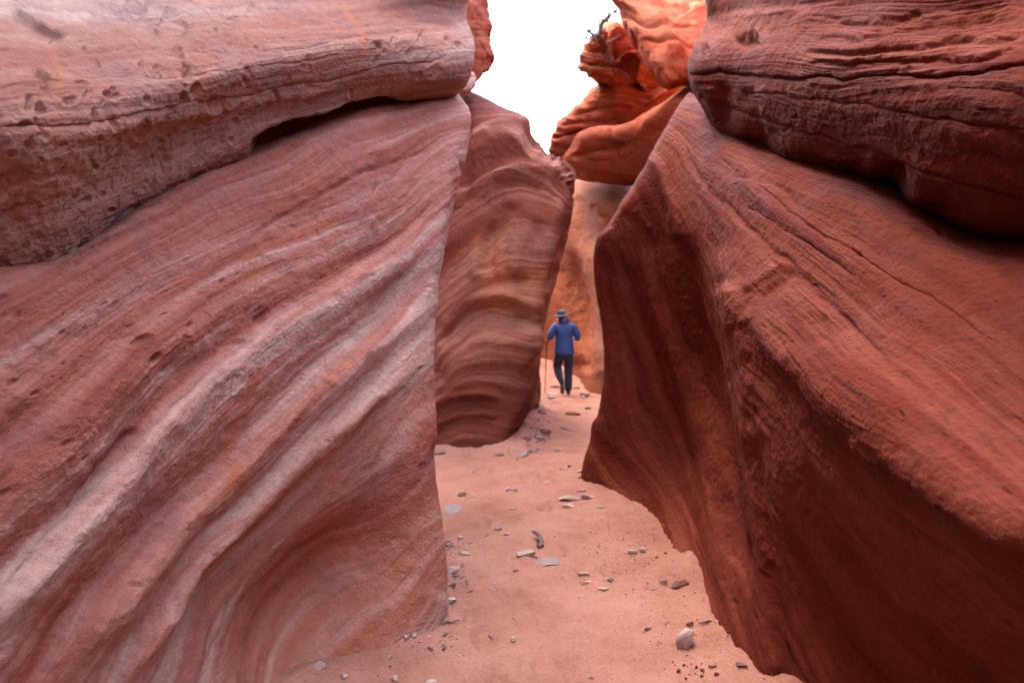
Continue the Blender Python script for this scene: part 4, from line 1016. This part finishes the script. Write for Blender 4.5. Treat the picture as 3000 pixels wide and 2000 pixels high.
for cx_, cy_, n_ in ((1335,210,26),(1350,185,20),(1385,165,14),(1402,116,16),(1462,98,14),(1480,112,10),(1225,258,22),(1250,255,14),(1212,316,12),(1285,305,14),(1330,280,24),(1312,300,22),(1340,160,10)):
    for i in range(n_):
        q = Vector(Z2(cx_ + rr.gauss(0, 13), cy_ + rr.gauss(0, 13), 13.2 + rr.gauss(0, .06)) - base_)
        d_ = Vector((rr.gauss(0,1), rr.gauss(0,1), rr.gauss(0,1))).normalized(); a = d_ * .05; b = d_.orthogonal() * .02
        bm.faces.new([bm.verts.new(q - a), bm.verts.new(q + b), bm.verts.new(q + a), bm.verts.new(q - b)])
obj_from_bm("foliage", bm, k.m, shr)
base_ = Z2(1400, 400, 13.6)
bm = bmesh.new()
for pts, rad in (([(1330,372),(1370,380),(1405,420),(1385,480),(1400,540)], [.03,.04,.04,.03,.01]), ([(1370,380),(1440,340),(1500,300)], [.03,.03,.015]), ([(1395,470),(1440,560),(1500,600),(1620,690)], [.03,.025,.02,.012]), ([(1300,430),(1310,560),(1350,640)], [.03,.03,.015])):
    tube(bm, [Z2(x, y, 13.5) - base_ for x, y in pts], [.45 * q_ for q_ in rad])
o = obj_from_bm("dry_root", bm, M['dry'], None, True); o.location = base_; tag(o, "twisted grey root clinging to the face of the dark ragged block", "root")
# washed-out scrub on the far slope
k = NT("dry_scrub"); k.b.inputs["Base Color"].default_value = (.42, .44, .22, 1); k.b.inputs["Roughness"].default_value = .9
for (u0, v0, sc, lab) in ((1236, 262, 1.1, "washed-out green bush on the bright slope seen through the gap"), (1252, 270, .9, "washed-out yellowish bush on the bright slope, right of the greener one")):
    D = 120.0
    for _ in range(40):
        p = P(u0, v0, D)
        zt = 1.0 + 62 * float(sstep(35, 190, D))
        D *= 1 + .3 * (p[2] - zt) / D * (1 if True else 1)
        D = min(max(D, 45), 250)
    bm = bmesh.new()
    for i in range(320):
        q = Vector((rr.gauss(0, .9), rr.gauss(0, .6), abs(rr.gauss(.7, .35)))) * sc
        n_ = Vector((rr.gauss(0,1), rr.gauss(0,1), rr.gauss(0,1))).normalized(); a = n_.orthogonal() * .14; b = n_.cross(a)
        bm.faces.new([bm.verts.new(q + a), bm.verts.new(q + b), bm.verts.new(q - a)])
    tr = thing("bush", tuple(p), lab, "bush")
    obj_from_bm("foliage", bm, k.m, tr)
    bm = bmesh.new()
    for i in range(6): tube(bm, [(0, 0, -.8), (rr.gauss(0, .2), rr.gauss(0, .2), .3), (rr.gauss(0, .5), rr.gauss(0, .4), .8)], [.05, .04, .02], 5)
    obj_from_bm("stem", bm, M['dry'], tr)

# ------------------------------------------------------------------ the walker
def plain(name, a, b, rough=.8, sc=14, bump=.01):
    k = NT(name); pos = k.n("ShaderNodeTexCoord").outputs["Object"]
    k.t.links.new(k.ramp(k.noise(pos, sc, 4, .6), [(.3, a), (.7, b)]), k.b.inputs["Base Color"]); k.b.inputs["Roughness"].default_value = rough
    h = k.math('MULTIPLY', k.noise(pos, 22, 3, .6, 1.0), bump)
    k.t.links.new(k.n("ShaderNodeBump", {"Strength": .7, "Distance": 1.0, "Height": h}).outputs[0], k.b.inputs["Normal"])
    return k.m
M['skin'] = plain("skin", (.42, .23, .16), (.48, .27, .19), .5, 10, .001)
M['jacket'] = plain("blue_shell_fabric", (.006, .032, .112), (.010, .046, .158), .55, 5, .03)
M['pants'] = plain("navy_trousers", (.004, .006, .014), (.007, .011, .026), .8, 8, .02)
M['hat'] = plain("charcoal_felt", (.007, .008, .009), (.012, .013, .014), .85)
M['hatcrown'] = plain("grey_felt", (.04, .05, .055), (.07, .08, .085), .85)
M['boot'] = plain("brown_leather", (.05, .03, .022), (.10, .06, .045), .7)
M['hair'] = plain("dark_hair", (.02, .014, .012), (.04, .03, .025), .6)
M["pole"] = plain("pole_metal", (.014, .011, .010), (.024, .019, .017), .5)
def skin_mesh(name, chains, mat, parent, sub=2, post=None, root=0):
    """chains: lists of (x, y, z, radius x, radius y); the first point of a chain may be an index of an existing vertex"""
    vs_, es, rd = [], [], []
    for ch in chains:
        prev = None
        for p in ch:
            if isinstance(p, int): prev = p; continue
            vs_.append(p[:3]); rd.append((p[3], p[4] if len(p) > 4 else p[3]))
            i = len(vs_) - 1
            if prev is not None: es.append((prev, i))
            prev = i
    me = bpy.data.meshes.new(name); me.from_pydata(vs_, es, [])
    o = bpy.data.objects.new(name, me); col.objects.link(o)
    md = o.modifiers.new("Skin", 'SKIN'); md.use_smooth_shade = True; md.branch_smoothing = .3
    for i, r_ in enumerate(rd):
        sv = me.skin_vertices[0].data[i]; sv.radius = r_; sv.use_root = (i == root)
    o.modifiers.new("Sub", 'SUBSURF').levels = sub
    dg = bpy.context.evaluated_depsgraph_get(); dg.update()
    me2 = bpy.data.meshes.new_from_object(o.evaluated_get(dg))
    me2.name = name
    bpy.data.objects.remove(o); bpy.data.meshes.remove(me)
    if post:
        co = np.array([v.co for v in me2.vertices]); co = post(co)
        me2.vertices.foreach_set("co", co.reshape(-1).astype(np.float32))
    me2.materials.clear(); me2.materials.append(mat)
    me2.polygons.foreach_set("use_smooth", [True] * len(me2.polygons))
    o = bpy.data.objects.new(name, me2); col.objects.link(o); o.parent = parent
    return o
pp = ground(*Z7(425, 1370))
man = thing("person", tuple(pp), "person in blue hooded jacket and brimmed hat walking away with a pole", "person")
HX = -.05     # head over the left shoulder a little
def face(co):
    c = np.array((HX, .05, 1.615))
    d = co - c
    def bump(x, y, z, r, a):
        k_ = np.exp(-((d[:, 0]-x)**2 + (d[:, 1]-y)**2 + (d[:, 2]-z)**2) / r**2)
        return k_[:, None] * np.array(a)
    return co + bump(0, .10, -.01, .022, (0, .022, -.004)) + bump(.032, .09, .022, .016, (0, -.012, 0)) + bump(-.032, .09, .022, .016, (0, -.012, 0)) + bump(0, .09, -.052, .022, (0, .006, 0)) + bump(0, .08, -.095, .025, (0, .012, 0)) + bump(.078, 0, 0, .022, (.022, -.006, 0)) + bump(-.078, 0, 0, .022, (-.022, -.006, 0))
body = [
 [(0,0,.90,.135,.10), (0,.01,1.05,.125,.095), (0,.02,1.22,.145,.105), (0,.02,1.38,.15,.10), (-.02,.025,1.475,.065,.06), (HX,.035,1.535,.055,.055), (HX,.05,1.60,.078,.092), (HX,.045,1.69,.07,.085), (HX,.04,1.725,.04,.05)],
 [3, (-.17,.02,1.425,.06), (-.245,-.01,1.31,.05), (-.28,-.03,1.20,.042), (-.305,.08,1.165,.036), (-.315,.20,1.14,.028), (-.312,.25,1.135,.030,.022), (-.31,.285,1.13,.028,.018)],
 [3, (.17,.02,1.415,.06), (.24,-.01,1.30,.05), (.275,-.02,1.18,.042), (.27,.09,1.15,.036), (.235,.22,1.16,.028), (.225,.265,1.165,.030,.022), (.215,.30,1.17,.028,.018)],
 [0, (-.10,.005,.84,.088), (-.125,.04,.70,.075), (-.135,.06,.56,.056), (-.10,-.03,.42,.055), (-.045,-.13,.25,.038), (-.04,-.11,.17,.036), (-.035,-.03,.075,.038), (-.03,.035,.05,.03)],
 [0, (.10,.005,.84,.088), (.10,.02,.70,.076), (.09,.03,.50,.056), (.088,.0,.30,.054), (.085,-.02,.11,.038), (.088,-.01,.06,.04), (.095,.09,.045,.038), (.10,.17,.035,.028)],
]
# fingers: the left hand closes on the pole, the right is loosely curled
lp, rp = 15, 22
for k_, (dz, L) in enumerate(((.018,.034),(.006,.038),(-.006,.036),(-.018,.028))):
    body.append([lp, (-.318,.312,1.13+dz,.0085), (-.338,.325,1.13+dz,.008), (-.352,.308,1.128+dz,.0075), (-.350,.308-L*.6,1.126+dz,.007)])
    body.append([rp, (.212-.004*k_,.325,1.17+dz,.0085), (.204,.348,1.165+dz*1.1,.008), (.190,.352+L*.2,1.150+dz,.0075), (.178,.345,1.138+dz,.007)])
body.append([14, (-.318,.275,1.162,.010), (-.332,.30,1.168,.009), (-.345,.315,1.160,.008)])
body.append([21, (.212,.285,1.195,.010), (.196,.31,1.20,.009), (.185,.33,1.192,.008)])
skin_mesh("body", body, M['skin'], man, 2, face)
skin_mesh("jacket", [
 [(.005,0,.80,.235,.155), (.005,0,.865,.237,.158), (.005,0,.93,.23,.16), (0,.0,1.03,.215,.155), (0,.0,1.11,.20,.15), (0,.0,1.25,.225,.16), (0,.01,1.38,.215,.15), (-.015,.02,1.465,.10,.09), (-.03,.025,1.515,.075,.08)],
 [6, (-.19,.01,1.42,.10), (-.245,-.015,1.31,.088), (-.28,-.035,1.20,.082), (-.305,.06,1.165,.055), (-.318,.19,1.142,.045)],
 [6, (.19,.01,1.41,.10), (.25,-.015,1.30,.088), (.275,-.025,1.18,.082), (.28,.08,1.155,.055), (.24,.20,1.16,.045)],
], M['jacket'], man, 2)
skin_mesh("hood", [[(-.125,-.01,1.535,.035), (-.075,-.075,1.535,.05,.05), (.0,-.095,1.53,.055,.055), (.065,-.07,1.53,.05,.05), (.10,.0,1.535,.035)], [2, (.0,-.10,1.475,.07,.035), (.0,-.10,1.42,.045,.02)]], M['jacket'], man, 2)
skin_mesh("trousers", [
 [(0,0,1.0,.17,.125), (0,0,.85,.185,.135)],
 [1, (-.105,.005,.78,.118), (-.128,.04,.68,.108), (-.138,.065,.55,.092), (-.105,-.03,.42,.088), (-.05,-.125,.265,.055), (-.045,-.125,.22,.052)],
 [1, (.105,.005,.78,.118), (.10,.02,.68,.11), (.092,.035,.50,.095), (.09,.0,.30,.088), (.087,-.02,.13,.080), (.087,-.02,.085,.076)],
], M['pants'], man, 2)
skin_mesh("boot", [[(-.045,-.125,.255,.048), (-.045,-.13,.20,.050), (-.042,-.10,.145,.048,.05), (-.036,-.04,.085,.048,.046), (-.03,.03,.045,.044,.034), (-.03,.06,.04,.03,.026)]], M['boot'], man, 2)
skin_mesh("boot", [[(.087,-.02,.16,.05), (.087,-.025,.10,.052), (.088,-.02,.045,.05,.045), (.094,.07,.045,.048,.042), (.10,.15,.038,.045,.034), (.102,.19,.035,.03,.026)]], M['boot'], man, 2)
skin_mesh("hair", [[(HX,-.02,1.56,.055,.04), (HX,-.015,1.62,.075,.05), (HX,.0,1.68,.072,.07)]], M['hair'], man, 2)
def lathe(bm, prof, n=40, c=(0,0,0), sx=1, sy=1, wave=None):
    rings = []
    for r_, z_ in prof:
        rings.append([bm.verts.new((c[0] + r_*sx*math.cos(a), c[1] + r_*sy*math.sin(a), c[2] + z_ + (wave(a, r_) if wave else 0))) for a in np.linspace(0, 2*math.pi, n, endpoint=False)])
    for r0, r1 in zip(rings, rings[1:]):
        for j in range(n): bm.faces.new((r0[j], r0[(j+1) % n], r1[(j+1) % n], r1[j]))
    return rings
bm = bmesh.new()
rg = lathe(bm, [(.088,0),(.09,.03),(.084,.06),(.07,.083),(.048,.09),(.02,.084),(.001,.082)], sx=.92, sy=1.08)
hat = obj_from_bm("hat", bm, M['hatcrown'], man, True); hat.location = (HX - .005, .04, 1.665); hat.rotation_euler = (.05, -.08, 0)
bm = bmesh.new()
wv = lambda a, r_: (.022 * math.cos(2*a) - .012 * math.cos(a) * -1) * sstep(.1, .17, r_)
rg = lathe(bm, [(.088,.004),(.12,-.004),(.155,-.016),(.180,-.022),(.181,-.028),(.155,-.023),(.12,-.012),(.088,-.004),(.088,.004)], sx=.92, sy=1.08, wave=wv)
obj_from_bm("brim", bm, M['hat'], hat, True)
bm = bmesh.new()
lathe(bm, [(.090,.002),(.0935,.004),(.0935,.026),(.091,.028)], sx=.92, sy=1.08)
obj_from_bm("hat_band", bm, M['hat'], hat, True)
# trekking pole, held in the left hand
g0 = pp + np.array((-.37, .42, 0)); g0[2] = float(gz(np.array([g0[0]]), np.array([g0[1]]))[0])
top_ = pp + np.array((-.335, .318, 1.17))
pol = thing("trekking_pole", tuple(g0), "thin dark trekking pole held in the walker's left hand", "trekking pole")
L_ = top_ - g0
bm = bmesh.new(); tube(bm, [L_ * .02, L_ * .45], [.007, .008]); tube(bm, [L_ * .45, L_ * .93], [.010, .010]); obj_from_bm("shaft", bm, M['pole'], pol, True)
bm = bmesh.new(); tube(bm, [L_ * .92, L_ * .96, L_ * 1.0, L_ * 1.04], [.013, .016, .013, .017]); obj_from_bm("grip", bm, M['hat'], pol, True)
bm = bmesh.new(); tube(bm, [L_ * .05, L_ * .056], [.028, .026], 14); obj_from_bm("basket", bm, M['hat'], pol, True)
bm = bmesh.new(); tube(bm, [L_ * -.01, L_ * .03], [.003, .006]); obj_from_bm("tip", bm, M['pole'], pol, True)
